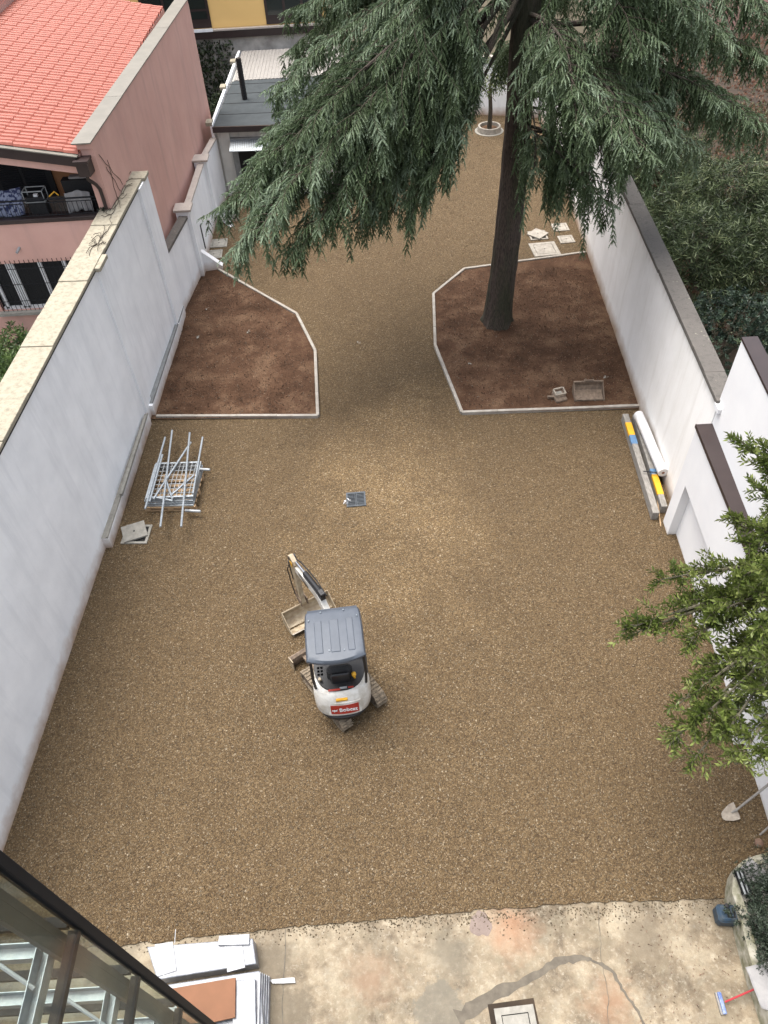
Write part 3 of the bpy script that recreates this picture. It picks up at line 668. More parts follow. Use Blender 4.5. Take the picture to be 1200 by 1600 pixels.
# yellow building + concrete retaining wall
yb = thing('yellow_building', (-5, 41, 0), 'yellow rendered building with dark windows above a grey wall', 'building')
YF = 39.5
MB().box(-14, -1.3, YF, 45, 3.30, 11).build('wall', 'yellow', yb)
MB().box(-14, -1.3, YF-.22, 45, 3.0, 3.299).build('plinth_ledge', 'brown_metal', yb, label='brown stone string course')
b_ = MB().box(-14, -1.3, YF-.26, YF-.05, 3.3, 3.36); b_.build('sill_course', 'coping_p', yb)
for (x0, x1, nm) in ((-9.6, -6.55, 0), (-4.05, -1.5, 1)):
    wn = MB().box(x0, x1, YF-.04, YF-.001, 3.4, 6.6).build('window', 'brown_metal', yb)
    k = 3
    for i in range(k):
        a = x0+.12+i*(x1-x0-.12)/k; c = a+(x1-x0-.12)/k-.12
        MB().box(a, c, YF-.055, YF-.041, 3.75, 4.05 if nm == 0 else 6.4).build('pane', 'pane', wn)
        if nm == 0: MB().box(a, c, YF-.055, YF-.041, 4.15, 6.4).build('pane', 'pane', wn)
MB().box(-9.7, -6.5, YF-.30, YF-.26, 3.3, 3.42).build('window_sill', 'stucco_w', yb)
cw = MB(); cw.box(-14, -1.3, YF-.05, YF+.3, 0, 2.999); tag(cw.build('retaining_wall', 'concwall'), 'weathered grey concrete wall beneath the yellow building', 'wall')

# ------------------------------------------------------------------ pink house
ph = thing('pink_house', (-8, 22, 0), 'salmon pink house with coral tiled roof and loggia on the left', 'house')
PXw = lambda y: -6.45+(y-18.7)*.045
fy = 18.65
XL = -16.
RZ = lambda x: 6.02+.185*(-6.8-x)
# side wall and solid body behind the facade
MB().prism([(PXw(fy)-.30, fy), (PXw(fy), fy), (PXw(31.35), 31.35), (PXw(31.35)-.3, 31.35)], 0, 6.15).build('side_wall', 'pink', ph)
b_ = MB(); b_.box(XL, -6.62, fy, fy+.3, 3.35, 4.42)            # balcony front band
b_.box(XL, -10.35, fy, fy+.3, .5, 3.349); b_.box(-7.6, -6.62, fy, fy+.3, .5, 3.349); b_.box(-10.35, -7.6, fy, fy+.3, .5, 1.95)
b_.build('facade', 'pink', ph)
MB().box(XL, -6.75, fy-.04, fy+.34, 4.42, 4.53).build('balcony_slab', 'brown_metal', ph, bevel=.01)
MB().box(XL, -6.72, fy+.3, fy+1.5, 4.2, 4.419).build('loggia_floor', 'conc_l', ph)
MB().prism([(XL, fy+1.5), (-6.72, fy+1.5), (-6.72, fy+1.7), (XL, fy+1.7)], 4.42, [RZ(XL)-.12, RZ(-6.72)-.12, RZ(-6.72)-.12, RZ(XL)-.12]).build('loggia_wall', 'orange', ph)
sh = MB().box(-9.75, -8.22, fy+1.44, fy+1.499, 4.45, 6.3).build('shutter_door', 'blackm', ph)
b_ = MB()
for c0 in (-9.6, -8.95):
    for i in range(16): b_.box(c0, c0+.55, fy+1.42, fy+1.439, 4.5+i*.055, 4.535+i*.055)
b_.build('louvres', 'anth', sh)
# roof: low end along the gutter at right, rising to the left
b_ = MB(); ny, x0r, x1r = 64, -11.2, -6.78; ys0, ys1 = fy-.12, 31.3; pitch = (ys1-ys0)/ny; nc = 12; cl_ = (x1r-x0r)/nc
NS = 7; rows = []
vs = []; fs = []
for c in range(nc):
    for e in (0, 1):
        x = x1r-(c+e)*cl_ + (-.0 if e == 0 else .03)
        rise = .008 if e == 0 else .0
        rr_ = []
        for j in range(ny*NS+1):
            u = (j % NS)/NS; yy = ys0+j*pitch/NS
            hgt = math.sin(math.pi*min(1, u/.72))**.7*.075 if u < .72 else -.012
            jit = .010*math.sin(j//NS*12.9+c*7.3)*math.sin(j//NS*3.7+c*1.3)
            rr_.append(len(vs)); vs.append((x+jit*2, yy, RZ(x)+.05+hgt*(1.04 if e == 0 else .93)+rise+jit*.5))
        rows.append(rr_)
for k in range(len(rows)-1):
    a, c = rows[k], rows[k+1]
    for j in range(len(a)-1): fs.append((a[j], a[j+1], c[j+1], c[j]))
b_.v = [Vector(v) for v in vs]; b_.f = fs; rt = b_.build('roof_tiles', 'tile', ph)
MB().prism([(x0r, fy-.06), (x1r, fy-.06), (x1r, 31.3), (x0r, 31.3)], [RZ(x0r)-.1, RZ(x1r)-.1]*1+[RZ(x1r)-.1, RZ(x0r)-.1], [RZ(x0r)+.03, RZ(x1r)+.03, RZ(x1r)+.03, RZ(x0r)+.03]).build('roof_deck', 'pink', ph)
gx = lambda x: RZ(x)
b_ = MB(); b_.prism([(XL, fy-.22), (-6.85, fy-.22), (-6.85, fy-.14), (XL, fy-.14)], [gx(XL)-.22, gx(-6.85)-.22, gx(-6.85)-.22, gx(XL)-.22], [gx(XL)+.0, gx(-6.85)+.0, gx(-6.85)+.0, gx(XL)+.0])
b_.build('verge_fascia', 'brown_metal', ph)
b_ = MB(); b_.prism([(XL, fy-.24), (-6.8, fy-.24), (-6.8, fy-.10), (XL, fy-.10)], [gx(XL)+.01, gx(-6.8)+.01, gx(-6.8)+.01, gx(XL)+.01], [gx(XL)+.035, gx(-6.8)+.035, gx(-6.8)+.035, gx(XL)+.035]); b_.build('verge_flashing', 'taupe', ph)
b_ = MB(); b_.prism([(XL, fy-.13), (-6.62, fy-.13), (-6.62, fy+.3), (XL, fy+.3)], [gx(XL)-.42, gx(-6.62)-.42, gx(-6.62)-.42, gx(XL)-.42], [gx(XL)-.12, gx(-6.62)-.12, gx(-6.62)-.12, gx(XL)-.12]); b_.build('eaves_beam', 'pink', ph)
# parapet along side wall with taupe sheet
MB().prism([(PXw(fy)-.34, fy-.05), (PXw(fy)-.0, fy-.05), (PXw(31.35), 31.3), (PXw(31.35)-.34, 31.3)], 6.15, 6.28).build('parapet', 'pink', ph)
b_ = MB(); yy = fy-.12; k = 0
while yy < 31.3:
    y2 = min(31.36, yy+3.1); b_.prism([(PXw(yy)-.43, yy), (PXw(yy)+.03, yy), (PXw(y2)+.03, y2+.02), (PXw(y2)-.43, y2+.02)], 6.281+.004*(k % 2), 6.31+.004*(k % 2)); yy = y2; k += 1
b_.build('parapet_flashing', 'taupe', ph)
b_ = MB(); b_.prism([(-6.86, fy-.35), (-6.58, fy-.35), (-6.55, fy-.02), (-6.9, fy-.02)], 5.62, 5.93); b_.box(-6.9, -6.54, fy-.38, fy+0, 5.93, 5.99)
hp = b_.build('rain_hopper', 'brown_metal', ph)
MB().tube([(-6.72, fy-.2, 5.64), (-6.72, fy-.2, 5.5), (-6.6, fy-.14, 5.35), (-6.56, fy-.07, 5.2), (-6.56, fy-.06, 4.9), (-6.56, fy-.06, 4.7)], .045, 10).build('downpipe', 'brown_metal', ph, smooth=True)
# upper ridge wall top-left
MB().prism([(-16, 18), (-11.25, 18), (-11.25, 33), (-16, 33)], [6.0]*4, [7.3, 7.3, 7.3, 7.3]).build('upper_wall', 'pink', ph)
MB().prism([(-11.6, 18), (-11.14, 18), (-11.14, 33), (-11.6, 33)], 7.301, 7.34).build('ridge_flashing', 'zinc', ph)
# ground-floor window
wd = MB(); 
wd.box(-10.35, -7.6, fy+.12, fy+.18, 1.95, 3.349)
win = wd.build('window', 'dark', ph)
for x in (-10.2, -9.72, -9.6, -8.85, -8.2, -7.75): MB().box(x-.04, x+.05, fy+.06, fy+.119, 1.99, 3.33).build('window_frame', 'white_p', win)
MB().box(-10.3, -7.65, fy+.06, fy+.119, 1.955, 2.04).build('window_frame', 'white_p', win)
gr = MB()
for i in range(22): gr.tube([(-10.3+i*.125, fy-.03, 1.9), (-10.3+i*.125, fy-.03, 3.45)], .009, 5)
for z in (2.25, 2.75, 3.2): gr.tube([(-10.35, fy-.03, z), (-7.6, fy-.03, z)], .01, 5)
gr.build('window_grille', 'anth', ph)
MB().box(-10.45, -7.5, fy-.14, fy+.1, 1.86, 1.949).build('window_sill', 'conc_l', ph)
MB().tube([(-9.15, fy+.02, 3.78), (-9.2, fy-.16, 3.72)], .035, 10).build('drain_spout', 'steel_dull', ph)
# balcony rail
rl = MB(); rl.tube([(XL, fy+.03, 4.98), (-6.78, fy+.03, 4.98)], .022, 8); rl.tube([(XL, fy+.03, 4.90), (-6.78, fy+.03, 4.90)], .012, 6); rl.tube([(XL, fy+.03, 4.58), (-6.78, fy+.03, 4.58)], .012, 6)
for i in range(62): x = -6.82-i*.115; rl.tube([(x, fy+.03, 4.58), (x, fy+.03, 4.91)], .008, 5)
rl.build('balcony_railing', 'anth', ph)
# terrace of the pink house
ground_sheet('neighbour_terrace', [(-16, 9), (-7.25, 9), (-6.9, 18.7), (-16, 18.7)], .62, 'conc_l')
# ------------------------------------------------------------------ mini excavator
C0 = V(-.99, 7.24, .03)
ex = thing('mini_excavator', C0, 'white mini excavator with grey canopy standing on the gravel', 'excavator')
TU = Matrix.Translation(C0) @ Matrix.Rotation(R(34), 4, 'Z')
TB = Matrix.Translation(C0) @ Matrix.Rotation(R(4.5), 4, 'Z')
def stadium(L_, H_, r_=None, n=8):
    r_ = H_/2; c = L_/2-r_; out = []
    for i in range(n+1): a = -math.pi/2+math.pi*i/n; out.append((c+r_*math.cos(a), r_+r_*math.sin(a)))
    for i in range(n+1): a = math.pi/2+math.pi*i/n; out.append((-c+r_*math.cos(a), r_+r_*math.sin(a)))
    return out
for sx in (-1, 1):
    xc = sx*.40; prof = stadium(1.48, .36)
    n = len(prof); b_ = MB(TU)
    # belt as a loop with thickness
    inn = [(p[0]*.93, .18+(p[1]-.18)*.82) for p in prof]
    vs = []; 
    for x in (xc-.115, xc+.115): vs += [(x, p[0], p[1]) for p in prof]+[(x, p[0], p[1]) for p in inn]
    fs = []
    for i in range(n):
        j = (i+1) % n
        fs += [(i, j, j+2*n, i+2*n), (j+n, i+n, i+3*n, j+3*n), (j, i, i+n, j+n), (i+2*n, j+2*n, j+3*n, i+3*n)]
    b_.add(vs, fs)
    # lugs along the perimeter
    per = []; P_ = [Vector((p[0], p[1])) for p in prof]; tot = sum((P_[(i+1) % n]-P_[i]).length for i in range(n)); nl = 44; acc = 0; i = 0; k = 0
    while k < nl:
        tgt = k*tot/nl
        while acc+(P_[(i+1) % n]-P_[i]).length < tgt: acc += (P_[(i+1) % n]-P_[i]).length; i += 1
        e = (P_[(i+1) % n]-P_[i]); p = P_[i]+e.normalized()*(tgt-acc); d = e.normalized(); nn = Vector((d.y, -d.x))
        q = [p-d*.019, p+d*.019, p+d*.014+nn*.024, p-d*.014+nn*.024]
        off = .0 if k % 2 else .012
        for (xa, xb) in ((xc-.113+off, xc-.008), (xc+.008, xc+.113-off)): b_.sweep([tuple(v) for v in q], xa, xb)
        k += 1
    tk = b_.build('track', 'rubber', ex)
    fr_ = MB(TU).box(xc-.07, xc+.07, -.56, .56, .08, .26, bev=.02).build('track_frame', 'dirtmetal', tk)
    for y in (-.55, .55):
        b_ = MB(TU @ Matrix.Translation((xc, y, .18)) @ Matrix.Rotation(R(90), 4, 'Y')); b_.lathe([(.135, -.09), (.145, -.085), (.145, .085), (.135, .09)], n=18); b_.build('sprocket', 'dirtmetal', tk)
b_ = MB(TU); b_.box(-.29, .29, -.36, .36, .16, .34, bev=.03); b_.lathe([(.3, .34), (.3, .42), (.26, .43)], n=24)
for sx in (-1, 1): b_.box(sx*.29, sx*.4, -.25, .25, .14, .25)
b_.build('undercarriage', 'dirtmetal', ex)
b_ = MB(TU)
prof = [(1.06, .02), (1.10, .0), (1.11, .0), (1.075, .1), (1.07, .18), (1.09, .26), (1.13, .30), (1.11, .305), (1.06, .27), (1.04, .18), (1.045, .1)]
b_.sweep(prof, -.52, .52); bl = b_.build('dozer_blade', 'dirtmetal', ex)
b_ = MB(TU); 
for sx in (-1, 1): b_.bar((sx*.2, .3, .2), (sx*.24, 1.05, .15), .07, .09)
b_.bar((-.24, .8, .17), (.24, .8, .17), .05, .05)
b_.build('blade_arm', 'dirtmetal', bl)
b_ = MB(TU)
for sx in (-1, 1): b_.box(sx*.52-.01, sx*.52+.01, .98, 1.14, .0, .3)
b_.build('blade_end_plate', 'cream_paint', bl)

# upper structure outlines (plan, local): rounded tail
def plan(hw, yr, yf, n=14, off=0, rf=.12, pw=2.6):
    pts = []
    for i in range(n+1):
        a = math.pi+math.pi*i/n; c, s_ = math.cos(a), math.sin(a)
        pts.append(((hw+off)*math.copysign(abs(c)**(2/pw), c), -.18+(yr+.18-off)*1.0*abs(s_)**(2/pw)*(1 if True else 0)))
    pts += [(hw+off, yf-rf), (hw+off-rf, yf), (-(hw+off)+rf, yf), (-(hw+off), yf-rf)]
    return pts
def loft(b_, rings, cap=True):
    n = len(rings[0][0]); vs = [(p[0], p[1], z) for ring, z in rings for p in ring]; fs = []
    for k in range(len(rings)-1):
        for i in range(n): j = (i+1) % n; fs.append((k*n+i, k*n+j, (k+1)*n+j, (k+1)*n+i))
    if cap: fs += [tuple(range(n-1, -1, -1)), tuple(range((len(rings)-1)*n, len(rings)*n))]
    b_.add(vs, fs)
b_ = MB(TB); loft(b_, [(plan(.47, -.80, .55), .43), (plan(.515, -.84, .56), .46), (plan(.515, -.84, .56), .53), (plan(.475, -.80, .55), .56)]); b_.build('base_frame', 'black', ex, smooth=True)
def tail(hw, yr, yf=-.30, n=22, pw=2.6):
    pts = []
    for i in range(n+1):
        a = math.pi+math.pi*i/n; c, s_ = math.cos(a), math.sin(a)
        pts.append((hw*math.copysign(abs(c)**(2/pw), c), yf+(yr-yf)*abs(s_)**(2/pw)))
    return pts
b_ = MB(TB); loft(b_, [(tail(.50, -.81, pw=3.0), .57), (tail(.525, -.83, pw=3.0), .62), (tail(.525, -.815, pw=3.0), .80), (tail(.515, -.77, pw=3.), .98), (tail(.50, -.71, pw=3.), 1.08), (tail(.475, -.665, pw=3.), 1.115)])
hood = b_.build('engine_hood', 'machine_white', ex, smooth=True)
b_ = MB(TB); b_.box(-.485, -.32, -.295, .35, .57, .92, bev=.04); b_.box(.32, .485, -.295, .35, .57, .86, bev=.04); b_.build('side_cover', 'machine_white', ex)
b_ = MB(TB)
for i in range(4): b_.box(.478, .503, -.50+.0*i, -.34, .66+i*.085, .70+i*.085, bev=.01)
b_.build('vent_slot', 'black', hood)
b_ = MB(TB @ Matrix.Translation((.02, -.795, .80)) @ Matrix.Rotation(R(-12), 4, 'X'))   # panel on the tail
def arcplate(hw, z0, z1, y0, cut, th):
    n = 10; vs = []; f = []
    for i in range(n+1):
        x = -hw+2*hw*i/n; cz = cut*(abs(x)/hw > .99)
        y = y0+.09*(x/.45)**2*1.1
        vs += [(x*(1. if True else 1), y, z0), (x*(1-cut*0), y, z1), (x, y+th, z0), (x, y+th, z1)]
    for i in range(n):
        a = i*4; c = a+4; f += [(a, c, c+1, a+1), (a+2, a+3, c+3, c+2), (a+1, c+1, c+3, a+3), (a, a+2, c+2, c)]
    f += [(0, 1, 3, 2), (n*4, n*4+2, n*4+3, n*4+1)]
    return vs, f
b_.add(*arcplate(.30, -.155, .175, -.030, 0, .05)); fr1 = b_.build('logo_frame', 'machine_white', hood, bevel=.012)
b_ = MB(TB @ Matrix.Translation((.02, -.795, .80)) @ Matrix.Rotation(R(-12), 4, 'X'))
b_.add(*arcplate(.255, -.11, .115, -.036, 0, .008)); b_.build('logo_panel', 'red', fr1)
def onpanel(x, z, s_=1): return TB @ Matrix.Translation((.02, -.795, .80)) @ Matrix.Rotation(R(-12), 4, 'X') @ Matrix.Translation((x, -.042+.01*abs(x)*4, z)) @ Matrix.Rotation(R(90), 4, 'X')
text_obj('logo_lettering', 'Bobcat', .118, 'white_p', onpanel(.06, .0), fr1)
b_ = MB(onpanel(-.175, .0)); b_.add([(-.055, .03, 0), (-.03, .02, 0), (-.02, .032, 0), (0, .015, 0), (.05, .028, 0), (.025, .0, 0), (.035, -.02, 0), (.0, -.012, 0), (-.02, -.035, 0), (-.03, -.005, 0), (-.06, 0, 0)], [tuple(range(10, -1, -1))]); b_.add([(-.055, .03, .004), (-.03, .02, .004), (-.02, .032, .004), (0, .015, .004), (.05, .028, .004), (.025, .0, .004), (.035, -.02, .004), (.0, -.012, .004), (-.02, -.035, .004), (-.03, -.005, .004), (-.06, 0, .004)], [tuple(range(11))]); b_.build('logo_emblem', 'white_p', fr1)
b_ = MB(TB); b_.box(-.12, .09, -.765, -.71, 1.0, 1.055, bev=.005); b_.build('warning_sticker', 'yellow_s', hood)
# cab floor, rear sill, posts, seat, consoles
b_ = MB(TB); loft(b_, [(tail(.47, -.62, .0), 1.116), (tail(.465, -.61, .0), 1.15)]); 
b_.box(-.46, .46, .0, .5, .57, .62); sill = b_.build('cab_sill', 'black', ex)
b_ = MB(TB); b_.box(-.24, -.02, -.62, -.585, 1.151, 1.156); b_.box(.12, .22, -.60, -.57, 1.151, 1.156); b_.build('model_plate', 'red', sill)
b_ = MB(TB); b_.box(-.03, .10, -.60, -.56, 1.151, 1.156); b_.build('model_plate', 'steel_dull', sill)
b_ = MB(TB); b_.box(-.23, .23, -.24, .24, .72, .92, bev=.05); b_.box(-.23, .23, -.42, -.24, .84, 1.46, bev=.07); st = b_.build('seat', 'blackm', ex, smooth=True)
b_ = MB(TB); b_.box(-.17, .17, -.475, -.415, 1.12, 1.43, bev=.03); b_.build('seat_shell', 'black', st, smooth=True)
b_ = MB(TB); b_.box(-.44, -.25, -.35, .3, .92, 1.10, bev=.03); b_.box(.25, .44, -.35, .3, .88, 1.08, bev=.03); cs_ = b_.build('console', 'machine_grey', ex)
b_ = MB(TB); b_.box(-.42, -.29, -.32, -.05, 1.101, 1.14, bev=.01); b_.box(.28, .42, -.3, .0, 1.081, 1.12, bev=.01); b_.build('console_panel', 'steel_dull', cs_)
b_ = MB(TB)
for sx in (-1, 1): b_.tube([(sx*.34, .12, 1.05), (sx*.33, .16, 1.3)], .012, 6); b_.lathe([(.0, 1.28), (.028, 1.3), (.03, 1.36), (.015, 1.38)], (sx*.33, .16, 0), 8)
b_.build('joystick', 'black', cs_)
b_ = MB(TB); b_.tube([(.26, -.40, 1.1), (.25, -.42, 1.26)], .02, 8); b_.lathe([(.01, 1.25), (.042, 1.27), (.042, 1.32), (.01, 1.345)], (.25, -.42, 0), 10); b_.build('grab_knob', 'yellow_s', cs_, smooth=True)
b_ = MB(TB); b_.lathe([(.01, 1.2), (.035, 1.21), (.035, 1.26), (.01, 1.28)], (.39, .04, 0), 10); b_.build('red_knob', 'redp', cs_, smooth=True)
b_ = MB(TB); b_.tube([(-.36, -.36, 1.13), (-.37, -.40, 1.25)], .028, 8); b_.build('filler_cap', 'cream_paint', cs_)
b_ = MB(TB)
for i in range(3):
    for j in range(2): b_.box(-.41+j*.06, -.365+j*.06, -.28+i*.07, -.235+i*.07, 1.141, 1.15)
b_.build('switch', 'black', cs_)
b_ = MB(TB)
for sx in (-1, 1):
    b_.tube([(sx*.455, -.50, 1.12), (sx*.47, -.52, 1.5), (sx*.455, -.50, 2.0), (sx*.43, -.42, 2.2)], .026, 10)
    b_.tube([(sx*.455, .48, .6), (sx*.46, .42, 1.4), (sx*.43, .25, 2.2)], .026, 10)
b_.tube([(-.455, -.5, 1.45), (.455, -.5, 1.45)], .016, 8) if False else None
b_.build('canopy_post', 'black', ex, smooth=True)
# canopy roof
def roofring(g, z):
    pts = []
    n = 10
    for i in range(n+1):
        x = -.5+i/n; pts.append((x*(1-2*g), -.64-.10*(1-(2*x)**2)+g))
    pts += [(.5-g, .0), (.485-g, .26), (.46-g, .33-g), (-.46+g, .33-g), (-.485+g, .26), (-.5+g, .0)]
    return pts
b_ = MB(TB); loft(b_, [(roofring(.03, 0), 2.20), (roofring(0, 0), 2.215), (roofring(0, 0), 2.26), (roofring(.03, 0), 2.30), (roofring(.10, 0), 2.315)])
rf_ = b_.build('canopy_roof', 'machine_grey', ex, smooth=True)
b_ = MB(TB)
for (x0, x1) in ((-.33, -.20), (-.07, .09), (.22, .34)):
    b_.box(x0, x1, -.56, .10, 2.305, 2.327, bev=.012)
b_.build('roof_rib', 'machine_grey', rf_, smooth=True)
b_ = MB(TB); b_.sweep([(.20, 2.30), (.33, 2.26), (.42, 2.20), (.42, 2.18), (.30, 2.22), (.2, 2.24)], -.44, .44); b_.build('visor', 'machine_grey', rf_)
b_ = MB(TB)
for (x, y) in ((-.42, .12), (.42, .12), (-.2, .27), (.2, .27), (-.1, -.52), (.15, -.54)): b_.lathe([(.012, 2.31), (.012, 2.335), (.004, 2.34)], (x, y, 0), 8)
b_.build('roof_bolt', 'steel', rf_)
# boom
PV = V(-1.10, 7.92, 0)
TK = Matrix.Translation(PV) @ Matrix.Rotation(R(29), 4, 'Z')
b_ = MB(Matrix.Translation(PV)@Matrix.Rotation(R(10), 4, 'Z')); b_.box(-.13, .13, -.28, .08, .45, .72, bev=.03); b_.lathe([(.075, .40), (.075, .80)], (0, .02, 0), 14); b_.build('swing_bracket', 'machine_white', ex)
bp = [(0, .58), (-.06, .75), (-.02, 1.3), (.10, 1.66), (.34, 1.86), (.62, 1.87), (1.46, 1.64), (1.52, 1.56), (1.46, 1.48), (.60, 1.66), (.40, 1.64), (.24, 1.5), (.15, 1.2), (.12, .72), (.08, .58)]
b_ = MB(TK)
def sweep_c(b_, prof, x0, x1):
    # concave outline: side faces as a strip between the two rails
    n = len(prof); h = n//2; b_.add([(x0, p[0], p[1]) for p in prof]+[(x1, p[0], p[1]) for p in prof], [(i, (i+1) % n, (i+1) % n+n, i+n) for i in range(n)]+[(i, n-1-i, n-2-i, i+1) for i in range(h) if n-2-i > i+1]+[(i+n, i+1+n, 2*n-2-i, 2*n-1-i) for i in range(h) if n-2-i > i+1])
sweep_c(b_, bp, -.06, .06); bm_ = b_.build('boom', 'machine_white', ex, bevel=.01)
b_ = MB(TK); b_.tube([(.0, .26, 1.99), (.0, .98, 1.85)], .055, 12); b_.build('cylinder_barrel', 'black', bm_, smooth=True)
b_ = MB(TK); b_.tube([(.0, .96, 1.855), (.0, 1.56, 1.72)], .026, 10); b_.build('cylinder_rod', 'chrome', bm_, smooth=True)
b_ = MB(TK); b_.tube([(-.07, 1.58, 1.71), (.07, 1.58, 1.71)], .065, 12); b_.box(-.05, .05, .22, .36, 1.86, 2.04, bev=.01); b_.build('cylinder_end', 'black', bm_, smooth=True)
b_ = MB(TK); b_.tube([(.055, .2, 1.98), (.07, .6, 1.98), (.08, 1.0, 1.86), (.07, 1.3, 1.8), (.03, 1.5, 1.75)], .014, 6); b_.tube([(-.055, .2, 1.96), (-.07, .6, 1.96), (-.07, .9, 1.9)], .013, 6); b_.build('hydraulic_hose', 'black', bm_, smooth=True)
b_ = MB(TK); b_.box(-.0805, -.0755, .75, 1.15, 1.68, 1.73); b_.build('boom_decal', 'black', bm_)
b_ = MB(TK @ Matrix.Translation((-.02, 0, 0)))
ap = [(1.40, 1.78), (1.56, 1.84), (1.66, 1.74), (1.60, 1.40), (1.50, .70), (1.47, .42), (1.38, .40), (1.34, .48), (1.38, .80), (1.40, 1.38), (1.36, 1.62), (1.36, 1.72)]
sweep_c(b_, ap, -.045, .045); arm = b_.build('dipper_arm', 'cream_paint', ex, bevel=.008)
b_ = MB(TK); b_.tube([(-.02, 1.74, 1.46), (-.02, 1.66, .98)], .036, 10); b_.tube([(-.02, 1.66, .98), (-.02, 1.60, .72)], .018, 8); b_.build('bucket_cylinder', 'black', arm, smooth=True)
b_ = MB(TK); b_.bar((-.09, 1.6, .72), (-.09, 1.48, .5), .02, .05); b_.bar((.05, 1.6, .72), (.05, 1.48, .5), .02, .05); b_.bar((-.02, 1.6, .72), (-.02, 1.56, .42), .06, .05); b_.build('linkage', 'dirtmetal', arm)
b_ = MB(TK); b_.box(-.087, -.081, 1.42, 1.52, 1.62, 1.74); b_.build('warning_sticker', 'yellow_s', arm)
b_ = MB(TK); b_.tube([(-.1, 1.5, 1.7), (-.13, 1.62, 1.4), (-.11, 1.62, .9), (-.1, 1.55, .6)], .012, 6); b_.tube([(.06, 1.5, 1.7), (.09, 1.66, 1.35), (.07, 1.66, .9)], .012, 6); b_.build('hydraulic_hose', 'black', arm, smooth=True)
# wide grading bucket, open towards the machine and the sky
BX = V(.02, 1.26, .03)
TC = TK @ Matrix.Translation(BX) @ Matrix.Rotation(R(0), 4, 'Z')
outer = [(-.26, .10), (-.18, .02), (-.05, -.02), (.08, .0), (.17, .08), (.21, .2), (.20, .33), (.15, .40)]
inner = [(p[0]*.93-.008, .2+(p[1]-.2)*.93) for p in outer]
b_ = MB(TC); n = len(outer); W_ = .53
vs = [(x, *p) for x in (-W_, W_) for p in outer+inner]
fs = [(i, i+1, i+1+2*n, i+2*n) for i in range(n-1)]+[(i+1+n, i+n, i+3*n, i+1+3*n) for i in range(n-1)]+[(0, 2*n, 3*n, n), (n-1, 2*n-1, 4*n-1, 3*n-1)]
fs += [(i+1, i, i+n, i+n+1) for i in range(n-1)]+[(i+2*n, i+1+2*n, i+1+3*n, i+3*n) for i in range(n-1)]
b_.add(vs, fs); bk_ = b_.build('bucket', 'cream_paint', ex)
b_ = MB(TC)
for x in (-W_-.012, W_): b_.add([(x, *p) for p in outer]+[(x+.012, *p) for p in outer], [tuple(range(n)), tuple(range(2*n-1, n-1, -1))]+[(i, (i+1) % n+0 if i+1 < n else 0, ((i+1) % n)+n, i+n) for i in range(n)])
b_.build('bucket_side', 'cream_paint', bk_)
b_ = MB(TC); b_.bar((-W_, -.265, .10), (W_, -.265, .10), .035, .012); b_.build('cutting_edge', 'spade', bk_)
b_ = MB(TC)
for x in (-.1, .04): b_.prism([(x, .10), (x+.02, .10), (x+.02, .28), (x, .28)], .33, .52)
b_.build('bucket_lug', 'dirtmetal', bk_)

# ------------------------------------------------------------------ pallet with steel
pa = thing('wooden_pallet', (-5.1, 12.9, 0), 'pale wooden pallet under the stacked steel panels', 'pallet')
TP = Matrix.Translation((-5.12, 12.92, .03)) @ Matrix.Rotation(R(-3), 4, 'Z')
b_ = MB(TP)
for i in range(7): b_.box(-.62, .62, -.56+i*.175, -.56+i*.175+.1, .115, .137)
b_.build('top_boards', 'wood', pa)
b_ = MB(TP)
for y in (-.56, -.05, .46):
    for x in (-.62, -.07, .48): b_.box(x, x+.14, y, y+.1, .022, .093)
    b_.box(-.62, .62, y, y+.1, .094, .1145); b_.box(-.62, .62, y, y+.1, .0, .0215)
b_.build('runner', 'wood', pa)
def frame_panel(w_, l_, z, rz, dx, dy, lab, mesh=True, bar=.045):
    T_ = TP @ Matrix.Translation((dx, dy, z)) @ Matrix.Rotation(R(rz), 4, 'Z')
    o = T_ @ V(0, 0, 0); r_ = thing('mesh_barrier', o, lab, 'barrier', 'galvanised panels stacked on the pallet')
    b_ = MB(T_)
    for s_ in (-1, 1): b_.box(s_*w_/2-bar/2, s_*w_/2+bar/2, -l_/2, l_/2, 0, .04); b_.box(-w_/2+bar/2, w_/2-bar/2, s_*l_/2-bar*s_ if s_ > 0 else -l_/2, l_/2 if s_ > 0 else -l_/2+bar, .001, .039)
    b_.build('frame', 'steel', r_)
    if mesh:
        b_ = MB(T_)
        k = int(w_/.10)
        for i in range(1, k): x = -w_/2+i*w_/k; b_.box(x-.007, x+.007, -l_/2+.04, l_/2-.04, .012, .024)
        k = int(l_/.14)
        for i in range(1, k): y = -l_/2+i*l_/k; b_.box(-w_/2+.02, w_/2-.02, y-.007, y+.007, .0245, .032)
        b_.build('mesh', 'steel_dull', r_)
    return r_
for i in range(4): frame_panel(1.14, 1.28-.02*i, .14+i*.048, (-1, 1, -1, 1)[i], .0, .10+.02*i, ['galvanised steel panel frame lying lowest, directly on the pallet', 'galvanised steel panel frame second from the bottom of the stack', 'galvanised steel panel frame third from the bottom of the stack', 'galvanised steel panel frame fourth up in the stack on the pallet'][i], False)
frame_panel(1.10, 1.22, .335, 1, .02, .16, 'topmost galvanised steel mesh panel with diagonal bars lying on it')
def px5(x, y, h): return G(140+x/4.615, 600+y/4.615, h)
poles = [((595, 335), (510, 1030), .47), ((722, 352), (660, 1030), .49), ((815, 385), (745, 790), .44), ((545, 385), (400, 900), .41), ((525, 510), (432, 850), .41), ((730, 420), (460, 830), .45), ((750, 660), (590, 800), .42), ((545, 680), (597, 830), .43), ((468, 815), (600, 842), .425)]
